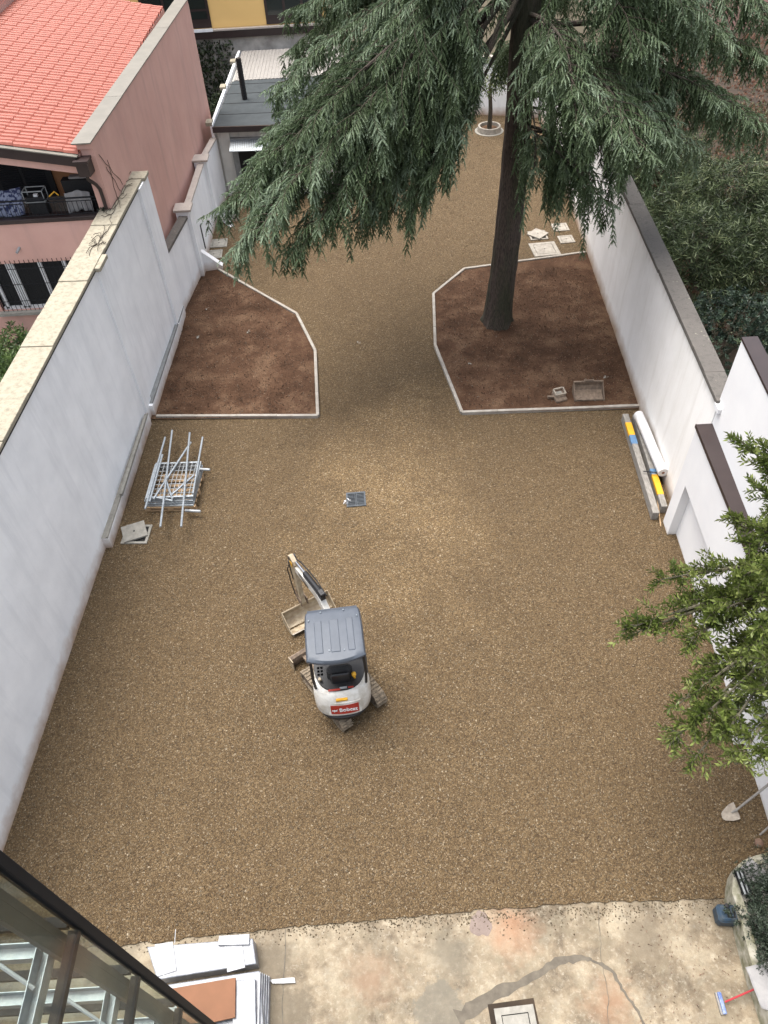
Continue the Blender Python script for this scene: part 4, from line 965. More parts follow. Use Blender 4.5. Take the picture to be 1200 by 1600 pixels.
plab = ['long galvanised tube, left of the two that overhang the front of the pallet', 'long galvanised tube, right of the two that overhang the front of the pallet', 'galvanised tube reaching furthest right beyond the steel panels', 'galvanised rail along the left edge of the stacked panels', 'short galvanised rail beside the left edge rail', 'galvanised tube crossing the stack diagonally from upper right to lower left', 'short diagonal galvanised tube on the right of the mesh panel', 'short galvanised tube leaning across the middle of the mesh panel', 'short galvanised tube lying flat near the front of the mesh panel']
for (a, c, h), lb in zip(poles, plab):
    b_ = MB(); b_.tube([px5(*a, h), px5(*c, h)], .026, 8); o = b_.build('steel_tube', 'steel', None, smooth=True)
    tag(o, lb, 'tube', 'galvanised tubes on the pallet stack')
for a, c, h, lb in (((770, 612), (868, 618), .36, 'stubby grey tube end sticking out of the back right of the stack'), ((690, 912), (800, 918), .22, 'stubby grey tube end sticking out of the front right of the stack')):
    tag(MB().tube([px5(*a, h), px5(*c, h)], .035, 8).build('steel_tube', 'steel_dull', smooth=True), lb, 'tube', 'galvanised tubes on the pallet stack')

# ------------------------------------------------------------------ manholes, slabs, drain
def manhole(c, w_, l_, rz, lab, lid=True, lidrz=0, off=(0, 0), z=.03, lidmat='slabp', hole=.0, lift=.012, fw=.06):
    r_ = thing('manhole', (c[0], c[1], z), lab, 'manhole'); T_ = Matrix.Translation((c[0], c[1], z)) @ Matrix.Rotation(R(rz), 4, 'Z'); b_ = MB(T_)
    a, d = w_/2, l_/2
    b_.box(-a, a, -d, -d+fw, 0, .03); b_.box(-a, a, d-fw, d, 0, .03); b_.box(-a, -a+fw, -d+fw, d-fw, 0, .03); b_.box(a-fw, a, -d+fw, d-fw, 0, .03); b_.build('frame', lidmat, r_)
    MB(T_).box(-a+fw, a-fw, -d+fw, d-fw, .0, .004).build('pit', 'dark', r_)
    if lid:
        s_ = fw+.012 if not lidrz else fw*.6; T2 = T_ @ Matrix.Translation((off[0], off[1], lift)) @ Matrix.Rotation(R(lidrz), 4, 'Z')
        l_o = MB(T2).box(-a+s_, a-s_, -d+s_, d-s_, 0, .045 if lidrz else .018).build('lid', lidmat, r_, bevel=.004)
        MB(T2).box(-.02, .02, -.02, .02, (.0455 if lidrz else .0185), (.048 if lidrz else .021)).build('lifting_hole', 'dark', l_o)
    return r_
manhole((-5.85, 11.66), .62, .58, -4, 'open manhole with its pale lid lying askew beside the ledge', True, 24, (-.06, .05), lift=.032, lidmat='conc_l')
manhole((6.05, 24.85), .62, .62, 2, 'manhole with its square lid turned diagonally beside the right bed', True, 42, (0, .03), lift=.034)
manhole((6.10, 23.85), .92, .92, 4, 'largest concrete manhole cover beside the right bed', fw=.13)
manhole((6.95, 25.35), .56, .56, 2, 'small concrete manhole cover, farther of the two close to the right wall', fw=.07)
manhole((6.98, 24.45), .52, .52, 3, 'small concrete manhole cover, nearer of the two close to the right wall', fw=.07)
manhole((-5.42, 25.65), .60, .60, 2, 'pale manhole cover, farther of the pair beside the left pillar', fw=.07, lidmat='conc_l')
manhole((-5.52, 24.85), .60, .58, 2, 'pale manhole cover, nearer of the pair beside the left pillar', fw=.07, lidmat='conc_l')
mh = manhole((1.49, 1.62), .58, .62, 3, 'grey manhole cover set in the concrete yard', fw=.09, z=.004, lift=.01, lidmat='conc_l')
b_ = MB(); T_ = Matrix.Translation((1.47, 1.64, .002)) @ Matrix.Rotation(R(4), 4, 'Z'); b_.m = T_
b_.box(-.345, .345, -.365, .36, 0, .0035); tag(b_.build('mortar_surround', 'gardensoil'), kind='structure')
dr = thing('drain_grate', (-.66, 12.40, .03), 'grey slotted drain grate in the middle of the gravel', 'drain'); T_ = Matrix.Translation((-.66, 12.38, .03)) @ Matrix.Rotation(R(2), 4, 'Z')
b_ = MB(T_); a = .235
b_.box(-a, a, -a, -a+.035, 0, .03); b_.box(-a, a, a-.035, a, 0, .03); b_.box(-a, -a+.035, -a+.035, a-.035, 0, .03); b_.box(a-.035, a, -a+.035, a-.035, 0, .03); b_.box(-.022, -.008, -a+.035, a-.035, 0, .028); b_.box(.008, .022, -a+.035, a-.035, 0, .028)
b_.build('frame', 'iron', dr); MB(T_).box(-a+.035, a-.035, -a+.035, a-.035, 0, .003).build('pit', 'dark', dr)
b_ = MB(T_)
for i in range(9):
    y = -a+.05+i*.046
    for x0, x1 in ((-a+.035, -.022), (.022, a-.035)): b_.box(x0, x1, y, y+.02, .012, .027)
b_.build('grate_bar', 'iron', dr)
b_ = MB(); rg = random.Random(4)
for k in range(7):
    c = V(-.90+rg.uniform(-.07, .09), 12.30+rg.uniform(-.04, .05), .05); r_ = rg.uniform(.04, .07); b_.add([c+V(rg.uniform(-r_, r_), rg.uniform(-r_, r_), rg.uniform(0, .06)) for _ in range(4)], [(0, 1, 2), (0, 2, 3), (0, 3, 1), (1, 3, 2)])
tag(b_.build('crumpled_paper', 'white_p'), 'crumpled white paper scrap beside the drain grate', 'litter')

# ------------------------------------------------------------------ boards, roll
def px7(x, y, h): return G(900+x/4, 500+y/4, h)
def board(lab, far, near, w_, z0, z1, stick):
    a, c = px7(*far, z1), px7(*near, z1); r_ = thing('screed_board', (c.x, c.y, .03), lab, 'board'); d = (c-a).normalized(); nn = V(-d.y, d.x, 0)
    MB().seg(a, c, -w_/2, w_/2, z0, z1).build('board_body', 'greywood', r_, bevel=.012)
    L_ = (c-a).length
    for f0, f1, mt_ in stick:
        MB().seg(a+d*L_*f0, a+d*L_*f1, -w_/2-.002, w_/2+.002, z1-.07, z1+.003).build('label_sticker', mt_, r_)
board('long cement grey board farther from the right wall, yellow sticker at its far end', (310, 585), (503, 1205), .15, .03, .27, [(.10, .235, 'yellow_s'), (.24, .33, 'blue_s')])
board('long cement grey board nearer the right wall, yellow sticker at its near end', (372, 590), (555, 1165), .14, .03, .26, [(.62, .67, 'blue_s'), (.68, .88, 'yellow_s')])
ro = thing('white_roll', px7(470, 780, .45), 'white plastic covered roll resting on the boards by the right wall', 'roll')
a, c = px7(390, 590, .42), px7(545, 955, .42)
b_ = MB(); b_.tube([a, a.lerp(c, .3)+V(.005, 0, 0), a.lerp(c, .6)-V(.004, 0, 0), c], [.118, .122, .118, .121], 20); b_.build('roll_body', 'white_p', ro, smooth=True)
dv = (c-a).normalized(); MB().tube([c+dv*.001, c+dv*.006], .035, 12).build('roll_core', 'card', ro)
for nm, ps, r_, mt_, lb in (('strap_rod', [px7(420, 945, .34), px7(520, 955, .36)], .014, 'black', 'dark thin rod lying across the two boards below the roll'), ('thin_stick', [px7(480, 900, .2), px7(530, 1290, .06)], .014, 'wood', 'thin brown stick between the two boards')):
    tag(MB().tube(ps, r_, 6).build(nm, mt_), lb, 'rod')

# buckets in the right bed
def px3(x, y, h): return G(840+x/7.5, 580+y/7.5, h)
bu = thing('digger_bucket', (5.75, 15.75, .09), 'earth filled loose digger bucket lying behind the kerb', 'bucket')
TQ = Matrix.Translation((5.73, 15.72, .09)) @ Matrix.Rotation(R(-2), 4, 'Z')
b_ = MB(TQ); w_ = .40
prof = [(-.22, .0), (-.22, .02), (.0, .04), (.15, .10), (.2, .22), (.17, .33), (.19, .34), (.225, .22), (.17, .08), (.0, .0)]
b_.add([(x, *p) for x in (-w_, w_) for p in prof], [(i, (i+1) % 10, (i+1) % 10+10, i+10) for i in range(10)]); b_.build('bucket_shell', 'dirtmetal', bu)
b_ = MB(TQ)
for x in (-w_, w_-.02): b_.prism([(x, -.24), (x+.02, -.24), (x+.02, .21), (x, .21)], 0, [.06, .06, .34, .34])
b_.bar((-w_, .19, .34), (w_, .19, .34), .05, .03); b_.bar((-.12, .2, .38), (-.12, .12, .36), .02, .1); b_.bar((.12, .2, .38), (.12, .12, .36), .02, .1); b_.tube([(-.12, .17, .40), (.12, .17, .40)], .02, 8); b_.build('bucket_rim', 'dirtmetal', bu)
b_ = MB(TQ); b_.add([(-.36, -.22, .045), (.36, -.22, .045), (.36, .1, .1), (-.36, .1, .1), (-.1, -.06, .13), (.15, -.02, .11)], [(0, 1, 5, 4), (1, 2, 5), (2, 3, 4, 5), (3, 0, 4)]); b_.build('earth_inside', 'dirtmetal', bu)
tm = thing('plate_tool', (4.9, 15.75, .09), 'small dirty metal box tool lying in the bed beside the bucket', 'tool')
TQ = Matrix.Translation((4.93, 15.72, .09)) @ Matrix.Rotation(R(14), 4, 'Z') @ Matrix.Rotation(R(12), 4, 'X')
MB(TQ).box(-.16, .16, -.2, .16, 0, .12, bev=.02).build('tool_body', 'dirtmetal', tm)
b_ = MB(TQ)
for a, c in (((-.14, -.06), (.14, -.06)), ((.14, -.06), (.14, .15)), ((.14, .15), (-.14, .15)), ((-.14, .15), (-.14, -.06))): b_.bar((*a, .2), (*c, .2), .035, .05)
b_.build('tool_frame', 'spade', tm); MB(TQ).box(-.08, .08, -.0, .1, .121, .16, bev=.01).build('pale_block', 'conc_l', tm); MB(TQ).bar((-.16, .0, .08), (-.32, .06, .06), .06, .06).build('tool_handle', 'dirtmetal', tm)

# post by the left fin
tag(MB().tube([G(321, 388, .55), G(316, 366, 1.2), G(313, 352, 1.45), G(315, 349, 1.5)], .022, 8).build('black_pole', 'black', smooth=True), 'thin black pole leaning on the low white wall near the buttress', 'pole')

# ring with small tree far back
rg_ = thing('planter_ring', (5.67, 34.5, 0), 'round concrete ring planter on the gravel behind the cedar', 'planter')
b_ = MB(); b_.lathe([(.52, .03), (.50, .26), (.42, .26), (.40, .03)], (5.67, 34.6, 0), 28); b_.build('ring', 'slabp', rg_, smooth=True); MB().lathe([(.39, .08), (.39, .14)], (5.67, 34.6, 0), 20).build('ring_soil', 'soil', rg_)
b_ = MB(); b_.lathe([(.64, .03), (.64, .045), (.53, .045), (.53, .03)], (5.67, 34.6, 0), 28); b_.build('ring_base', 'conc_l', rg_)
# white leaning rack far back
rk = thing('white_rack', (3.72, 34.6, 0), 'small white slatted rack standing on gravel left of the ring planter', 'rack')
b_ = MB(); a, c = V(3.35, 36.4, 0), V(3.83, 33.6, 0)
for f0 in (0, 1): 
    for z in (.1, .5): b_.bar(a+V(f0*.25, 0, z+.03), c+V(f0*.25, 0, z+.03), .04, .06)
b_.build('rail', 'white_p', rk); b_ = MB()
for i in range(8):
    p = a.lerp(c, i/7); b_.bar(p+V(.0, 0, .03), p+V(.0, 0, .75), .09, .05); b_.bar(p+V(.25, 0, .03), p+V(.25, 0, .6), .06, .04)
b_.build('slat', 'white_p', rk)
# white film seen by the cedar tips
tag(MB().sheet([G(350, 335, .2), G(366, 352, .04), G(359, 355, .04), G(345, 343, .15)], .01).build('plastic_sheet', 'white_p'), 'small white plastic sheet lying by the buttress under the cedar', 'sheet')

# ------------------------------------------------------------------ shovel, stones, jerrycan, broom
sv = thing('shovel', (5.6, 4.4, .05), 'cement dusted shovel lying on the gravel at the right edge', 'shovel')
def px8(x, y, h): return G(1080+x/4, 1200+y/4, h)
o_ = [px8(265, 212, .12), px8(232, 228, .10), px8(200, 262, .07), px8(187, 285, .05), px8(195, 312, .05), px8(215, 328, .06), px8(265, 330, .08), px8(308, 318, .12), px8(300, 290, .13), px8(285, 262, .14)]
ce = px8(245, 275, .06); b_ = MB(); n = len(o_)
b_.add([ce]+o_, [(0, i+1, (i+1) % n+1) for i in range(n)]); b_.add([ce-V(0, 0, .01)]+[p-V(0, 0, .006) for p in o_], [(0, (i+1) % n+1, i+1) for i in range(n)]); b_.build('blade', 'spade', sv, smooth=False)
b_ = MB(); b_.tube([px8(252, 278, .09), px8(285, 262, .16)], [.012, .024], 8); b_.tube([px8(280, 264, .155), px8(480, 105, .68), px8(560, 40, .9)], .020, 10); b_.build('handle', 'grey_h', sv, smooth=True)
MB().tube([px8(430, 418, .05), px8(480, 372, .2), px8(540, 320, .4)], .016, 8).build('thin_grey_rod', 'grey_h')
tag(bpy.data.objects['thin_grey_rod'], 'thin grey rod leaning on the white wall above the lone stone', 'rod'); bpy.data.objects['thin_grey_rod'].name = 'grey_rod'
def stone(name, c, r_, mat, lab, sc=(1, 1, .6), seed=1):
    rg = random.Random(seed); b_ = MB(); n, m_ = 10, 6; vs = []
    for i in range(m_+1):
        for j in range(n):
            th = math.pi*i/m_; a = 2*math.pi*j/n; q = r_*(1+rg.uniform(-.08, .08)); vs.append(V(c[0]+q*sc[0]*math.sin(th)*math.cos(a), c[1]+q*sc[1]*math.sin(th)*math.sin(a), c[2]+q*sc[2]*math.cos(th)))
    b_.add(vs, [(i*n+j, (i+1)*n+j, (i+1)*n+(j+1) % n, i*n+(j+1) % n) for i in range(m_) for j in range(n)])
    return tag(b_.build(name, mat, smooth=True), lab, 'stone')
p = px8(422, 470, .05); stone('loose_stone', (p.x, p.y, .07), .075, 'lid_red', 'lone reddish stone on the gravel beside the white wall')
jc = thing('jerrycan', (5.0, 3.05, 0), 'dusty blue plastic jerrycan standing on the concrete edge', 'jerrycan')
TJ = Matrix.Translation(px8(213, 925, .12)*1) ; TJ = Matrix.Translation((4.93, 2.93, 0)) @ Matrix.Rotation(R(-6), 4, 'Z')
b_ = MB(TJ); b_.box(-.165, .165, -.13, .13, .004, .27, bev=.045); b_.box(-.15, .15, -.115, .115, .25, .30, bev=.04); b_.build('can_body', 'blue_c', jc, smooth=True)
b_ = MB(TJ); b_.tube([(.02, -.07, .29), (.02, -.06, .345), (.02, .06, .345), (.02, .09, .29)], .018, 8); b_.build('handle', 'blue_c', jc, smooth=True)
b_ = MB(TJ); b_.lathe([(.03, .29), (.033, .33), (.03, .335)], (-.03, .09, 0), 12); b_.build('cap', 'black', jc, smooth=True)
b_ = MB(TJ); b_.box(-.04, .08, -.075, .055, .298, .303, bev=.002); b_.build('handle_recess', 'blackm', jc)
bm2 = thing('broom', px8(190, 1470, .03), 'blue headed broom with long red handle on the concrete', 'broom')
a, c = px8(172, 1400, .05), px8(212, 1540, .05)
MB().bar(a, c, .055, .05).build('broom_head', 'mop_blue', bm2, bevel=.012); MB().bar(a-V(.018, .0, .035), c-V(.018, .0, .035), .07, .05).build('bristles', 'grey_h', bm2)
MB().tube([px8(212, 1462, .07), px8(480, 1345, .34), px8(600, 1292, .47)], .013, 8).build('handle', 'redp', bm2, smooth=True)

# curved planter at bottom right
pl = thing('curved_planter', (5.3, 3.2, 0), 'curved mossy white planter at the lower right corner', 'planter')
oc = [px8(205, 830, 0), px8(208, 770, 0), px8(220, 700, 0), px8(245, 655, 0), px8(285, 625, 0), px8(350, 600, 0), px8(520, 560, 0)]
ob = [px8(250, 960, 0), px8(275, 1080, 0), px8(310, 1220, 0), px8(350, 1360, 0), px8(400, 1500, 0), px8(440, 1640, 0)]
outl = [tuple(p.xy) for p in (oc[::-1]+ob)]+[(6.2, 1.2), (6.2, 3.9)]
b_ = MB(); 
iw = .13
def inset(pts, d):
    out = []
    for i in range(len(pts)):
        a = Vector(pts[max(0, i-1)]); c = Vector(pts[min(len(pts)-1, i+1)]); e = (c-a).normalized(); nn = Vector((-e.y, e.x)); out.append(tuple(Vector(pts[i])+nn*d))
    return out
mid = outl[:-2]; inn = inset(mid, iw); 
HP = .42
for i in range(len(mid)-1): b_.prism([mid[i], mid[i+1], inn[i+1], inn[i]], 0, HP)
b_.build('rim_wall', 'mossy', pl)
b_ = MB(); b_.prism([q for q in inn]+[(6.2, 1.2), (6.2, 3.9)], 0, HP-.06); b_.build('planter_soil', 'conc_l', pl)
# grey film sheets lying over it
def drape(name, quad, mat, lab, cat='sheet', amp=.03, n=9, seed=1):
    from mathutils import noise
    P_ = [Vector(q) for q in quad]; b_ = MB(); vs = []
    for j in range(n+1):
        for i in range(n+1):
            u, v = i/n, j/n; p = (P_[0]*(1-u)+P_[1]*u)*(1-v)+(P_[3]*(1-u)+P_[2]*u)*v
            vs.append(p+V(0, 0, amp*noise.noise(p*7+V(seed, 0, 0))+amp*.6*noise.noise(p*17)))
    b_.add(vs, [(j*(n+1)+i, j*(n+1)+i+1, (j+1)*(n+1)+i+1, (j+1)*(n+1)+i) for j in range(n) for i in range(n)])
    m_ = len(vs); o = b_.build(name, mat, smooth=True)
    sol = o.modifiers.new('s', 'SOLIDIFY'); sol.thickness = .008
    return tag(o, lab, cat)
drape('canvas_sheet', [px8(295, 640, .46), px8(350, 712, .44), px8(560, 730, .5), px8(370, 560, .48)], 'cloth_w', 'grey white canvas lying folded over the top of the curved planter')
drape('canvas_sheet', [px8(340, 1245, .46), px8(440, 1500, .44), px8(600, 1560, .5), px8(600, 1180, .5)], 'cloth_w', 'grey white canvas below the small bush at the lower right', seed=5)
tg = thing('metal_trough', px8(320, 710, .45), 'grey metal trough lying on the curved planter', 'trough')
a, c = px8(292, 645, .5), px8(345, 790, .5); MB().bar(a, c, .12, .03).build('trough_base', 'steel_dull', tg)
b_ = MB(); d = (c-a).normalized(); nn = V(-d.y, d.x, 0)
for s_ in (-1, 0, 1): b_.bar(a+nn*.06*s_+V(0, 0, .03), c+nn*.06*s_+V(0, 0, .03), .012, .06)
b_.build('trough_flange', 'anth', tg)

# ------------------------------------------------------------------ packages bottom-left
def pack(name, lab, cat, poly, z0, z1, mat, bev=.012):
    b_ = MB(); b_.prism(poly, z0, z1); return tag(b_.build(name, mat, bevel=bev), lab, cat)
def rect(x0, x1, y0, y1, rz): 
    T_ = Matrix.Rotation(R(rz), 4, 'Z'); cx, cy = (x0+x1)/2, (y0+y1)/2
    return [tuple((V(cx, cy, 0)+T_ @ V(x-cx, y-cy, 0)).xy) for x, y in ((x0, y0), (x1, y0), (x1, y1), (x0, y1))]
def zp(x, y, h): return G(x/2.609, 1280+y/2.609, h)
pk = thing('wrapped_package', (-3.2, 2.75, 0), 'film wrapped white flat package standing farthest on the concrete', 'package')
pa1 = [tuple(zp(x, y, .30).xy) for x, y in ((598, 520), (640, 655), (1045, 590), (1030, 485))]
MB().prism(pa1, .0, .30).build('package_body', 'wrap', pk, bevel=.015)
for a, c in (((632, 512), (705, 500)), ((915, 495), (985, 487))):
    q = [zp(a[0], a[1], .301), zp(c[0], c[1], .301), zp(c[0]+15, c[1]+118, .301), zp(a[0]+12, a[1]+130, .301)]
    MB().prism([tuple(v.xy) for v in q], .301, .318).build('foam_strip', 'wrap', pk)
b_ = MB(); q = [zp(895, 478, .33), zp(1018, 470, .33), zp(1015, 512, .33), zp(890, 515, .33)]; b_.prism([tuple(v.xy) for v in q], .302, .36); b_.build('bubble_pouch', 'wrap', pk)
pk = thing('wrapped_package', (-2.8, 2.1, 0), 'tall film wrapped white package stack at the bottom of the concrete', 'package')
pa1 = [tuple(zp(x, y, .5).xy) for x, y in ((660, 672), (700, 900), (1075, 900), (1055, 612))]
MB().prism(pa1, .0, .42).build('package_body', 'wrap', pk, bevel=.015)
pa2 = [tuple(zp(x, y, .5).xy) for x, y in ((940, 660), (950, 900), (1045, 900), (1040, 650))]
MB().prism(pa2, .421, .50).build('foam_block', 'wrap', pk, bevel=.01)
for i in range(5):
    q0 = zp(1058+i*9, 622+i*4, .5-i*.09); b_ = MB(); b_.prism([(q0.x, q0.y), (q0.x+.012, q0.y), (q0.x+.06, 1.2), (q0.x+.03, 1.2)], 0, .5-i*.09); b_.build('film_fold', 'wrap', pk)
pb = [tuple(zp(x, y, .56).xy) for x, y in ((700, 690), (960, 645), (958, 808), (770, 850), (730, 800))]
pack('cardboard_box', 'flat brown cardboard box lying on the wrapped packages', 'box', pb, .505, .56, 'card', .004)
drape('plastic_film', [zp(1100, 655, .05), zp(1200, 645, .03), zp(1205, 668, .03), zp(1110, 670, .05)], 'white_p', 'twist of clear plastic film on the concrete beside the packages', 'film', .02)
tag(MB().tube([zp(712, 505, .3), zp(716, 450, .45)], .006, 5).build('film_strand', 'white_p'), 'thin upright strand of film above the farthest package', 'film')

# ------------------------------------------------------------------ glazed lift shaft bottom-left
sf = thing('glass_lift_shaft', (-1.84, 1.23, 0), 'glazed steel lift shaft with dark frame at the lower left corner', 'shaft')
xs_, ys_ = -1.84, 1.23; WX, WY = 2.2, 2.0; ZT = 11.2
MB().box(xs_-.06, xs_+.0, ys_-.06, ys_+.0, 0, ZT, bev=.006).build('corner_post', 'anth', sf)
MB().box(xs_-WX, xs_-WX+.075, ys_-.075, ys_, 0, ZT).build('corner_post', 'anth', sf)
MB().box(xs_-.075, xs_, ys_-WY, ys_-WY+.075, 0, ZT).build('corner_post', 'anth', sf)
for z in [8.42-1.2*k for k in range(-2, 7)]:
    MB().box(xs_-.06, xs_-.003, ys_-WY+.076, ys_-.076, z-.025, z+.025).build('transom', 'anth', sf)
    MB().box(xs_-WX+.076, xs_-.076, ys_-.06, ys_-.003, z-.025, z+.025).build('transom', 'anth', sf)
    b_ = MB(); b_.box(xs_-.21, xs_-.13, ys_-WY, ys_-.16, z-.05, z-.045); b_.box(xs_-.21, xs_-.205, ys_-WY, ys_-.16, z-.044, z+.05); b_.box(xs_-.135, xs_-.13, ys_-WY, ys_-.16, z-.044, z+.05); b_.build('galvanised_channel', 'steel', sf)
    b_ = MB(); b_.box(xs_-WX, xs_-.22, ys_-.21, ys_-.13, z-.05, z-.045); b_.box(xs_-WX, xs_-.22, ys_-.21, ys_-.205, z-.044, z+.05); b_.box(xs_-WX, xs_-.22, ys_-.135, ys_-.13, z-.044, z+.05); b_.build('galvanised_channel', 'steel', sf)
    MB().tube([(xs_-.17, ys_-.35, z+.03), (xs_-.5, ys_-.17, z+.06)], .012, 6).build('tie_rod', 'steel_dull', sf)
MB().box(xs_-.20, xs_-.085, ys_-.125, ys_-.085, 0, ZT).build('reflection_column', 'grey_steel', sf)  # added solid column standing in for a reflected strip in the glass
MB().box(xs_-.125, xs_-.085, ys_-.20, ys_-.126, 0, ZT).build('reflection_column', 'grey_steel', sf)
MB().box(xs_-1.18, xs_-1.06, ys_-.40, ys_-.28, 0, ZT).build('guide_rail', 'grey_steel', sf)
MB().box(xs_-.012, xs_-.002, ys_-WY+.08, ys_-.08, 0, ZT).build('glass_panel', 'glass', sf)
MB().box(xs_-WX+.08, xs_-.08, ys_-.012, ys_-.002, 0, ZT).build('glass_panel', 'glass', sf)

# ------------------------------------------------------------------ neighbour: chair, balcony things
chn = thing('folding_chair', (-9.35, 18.1, .62), 'black folding chair below the barred window of the pink house', 'chair')
cx, cy, cz = -9.35, 18.05, .62
MB().box(cx-.2, cx+.2, cy-.2, cy+.18, cz+.43, cz+.46, bev=.01).build('seat', 'blackm', chn)
for sx in (-1, 1):
    MB().tube([(cx+sx*.2, cy-.2, cz), (cx+sx*.2, cy+.2, cz+.5), (cx+sx*.19, cy+.25, cz+.88)], .013, 6).build('leg', 'black', chn); MB().tube([(cx+sx*.18, cy+.22, cz), (cx+sx*.18, cy-.18, cz+.45)], .013, 6).build('leg', 'black', chn)
MB().box(cx-.2, cx+.2, cy+.22, cy+.25, cz+.76, cz+.88).build('backrest', 'black', chn)
stone('plastic_sack', (-9.95, 18.1, .9), .38, 'cloth_w', 'grey translucent sack slumped beside the folding chair', (.8, .7, .9), 5)['category'] = 'sack'
def cloth(name, x0, x1, y, z0, z1, mat, lab, seed=1, lean=.0, cat='laundry'):
    n, m_ = 16, 6; b_ = MB(); vs = []
    for j in range(m_+1):
        for i in range(n+1):
            u, v = i/n, j/m_; vs.append((x0+(x1-x0)*u, y+.04*math.sin(u*19+seed)*(1-v*.5)+lean*v, z0+(z1-z0)*v+.03*math.sin(u*7+seed)))
    b_.add(vs, [(j*(n+1)+i, j*(n+1)+i+1, (j+1)*(n+1)+i+1, (j+1)*(n+1)+i) for j in range(m_) for i in range(n)]); o = b_.build(name, mat, smooth=True); s_ = o.modifiers.new('s', 'SOLIDIFY'); s_.thickness = .012; return tag(o, lab, cat)
cloth('patterned_cloth', -9.6, -8.72, fy+.14, 4.55, 5.12, 'navy', 'patterned navy cloth bundle hanging at the left of the balcony', 1, .3)
b_ = cloth('white_cloth', -7.62, -6.98, fy+.2, 4.56, 5.02, 'cloth_w', 'pale grey cloth draped behind the right end of the balcony railing', 4, .1)
MB().box(-7.7, -6.9, fy+.55, fy+.8, 4.43, 5.2).build('wall_cabinet', 'blackm'); tag(bpy.data.objects['wall_cabinet'], 'black bench against the right side of the loggia', 'bench')
tag(MB().box(-7.5, -6.95, fy+.6, fy+.78, 5.205, 5.26, bev=.01).build('folded_sheet', 'cloth_w'), 'folded white sheet lying on top of the black bench', 'laundry')
cr_ = thing('plastic_crate', (-8.4, fy+.35, 4.42), 'open dark crate on the balcony beside the patterned cloth', 'crate')
b_ = MB(); x0, x1, y0, y1, z0, z1 = -8.62, -8.12, fy+.2, fy+.5, 4.85, 5.12
for a, c in (((x0, y0), (x1, y0)), ((x1, y0), (x1, y1)), ((x1, y1), (x0, y1)), ((x0, y1), (x0, y0))):
    for z in (z0, z1): b_.bar((*a, z), (*c, z), .02, .02)
    b_.bar((*a, z0), (*a, z1), .02, .02)
b_.build('crate_frame', 'steel_dull', cr_); MB().box(x0+.02, x1-.02, y0+.02, y1-.02, 4.45, z0+.1, bev=.02).build('crate_contents', 'blackm', cr_); MB().box(-8.4, -8.3, y0+.08, y0+.16, z0+.1, z0+.16).build('white_bottle', 'white_p', cr_)
tag(MB().tube([(-8.0, fy+.25, 4.95), (-7.85, fy+.3, 5.05), (-7.75, fy+.25, 4.97)], .018, 6).build('yellow_hose', 'yellow_s'), 'short yellow hose lying right of the crate on the balcony', 'hose')
# ------------------------------------------------------------------ cedar
def Tz(z): return V(3.80+.012*z+.05*math.sin(z*.5), 19.50-.01*z, z)
cedar = thing('cedar_tree', (3.8, 19.5, .08), 'big cedar with drooping grey green boughs and dark trunk in the right bed', 'tree')
b_ = MB(); zs = [0, .12, .3, .6, 1.1, 2, 3, 4, 5, 6, 7, 8, 9, 10, 11, 12.5, 14]
rs = [.50, .455, .43, .415, .40, .385, .375, .365, .355, .345, .335, .325, .30, .27, .24, .18, .10]
from mathutils import noise as _ns
nseg = 64; vs = []; zz = [i*.16 for i in range(88)]
for z in zz:
    r_ = float(np.interp(z, zs, rs))*.94; c = Tz(z)
    for j in range(nseg):
        a = 2*math.pi*j/nseg; ca, sa = math.cos(a), math.sin(a)
        q = r_*(1+.05*math.sin(3*a+z*.4)+.035*math.sin(7*a+1)*math.exp(-z*.8))+.032*_ns.noise(V(ca*6.5, sa*6.5, z*.9))+.02*_ns.noise(V(ca*14, sa*14, z*2.2))+(.07*max(0, math.sin(5*a+.6))*math.exp(-z*3.5))
        vs.append((c.x+q*ca, c.y+q*sa, c.z+.04))
b_.add(vs, [(i*nseg+j, i*nseg+(j+1) % nseg, (i+1)*nseg+(j+1) % nseg, (i+1)*nseg+j) for i in range(len(zz)-1) for j in range(nseg)])
b_.build('trunk', 'bark', cedar, smooth=True)
rg = random.Random(11)
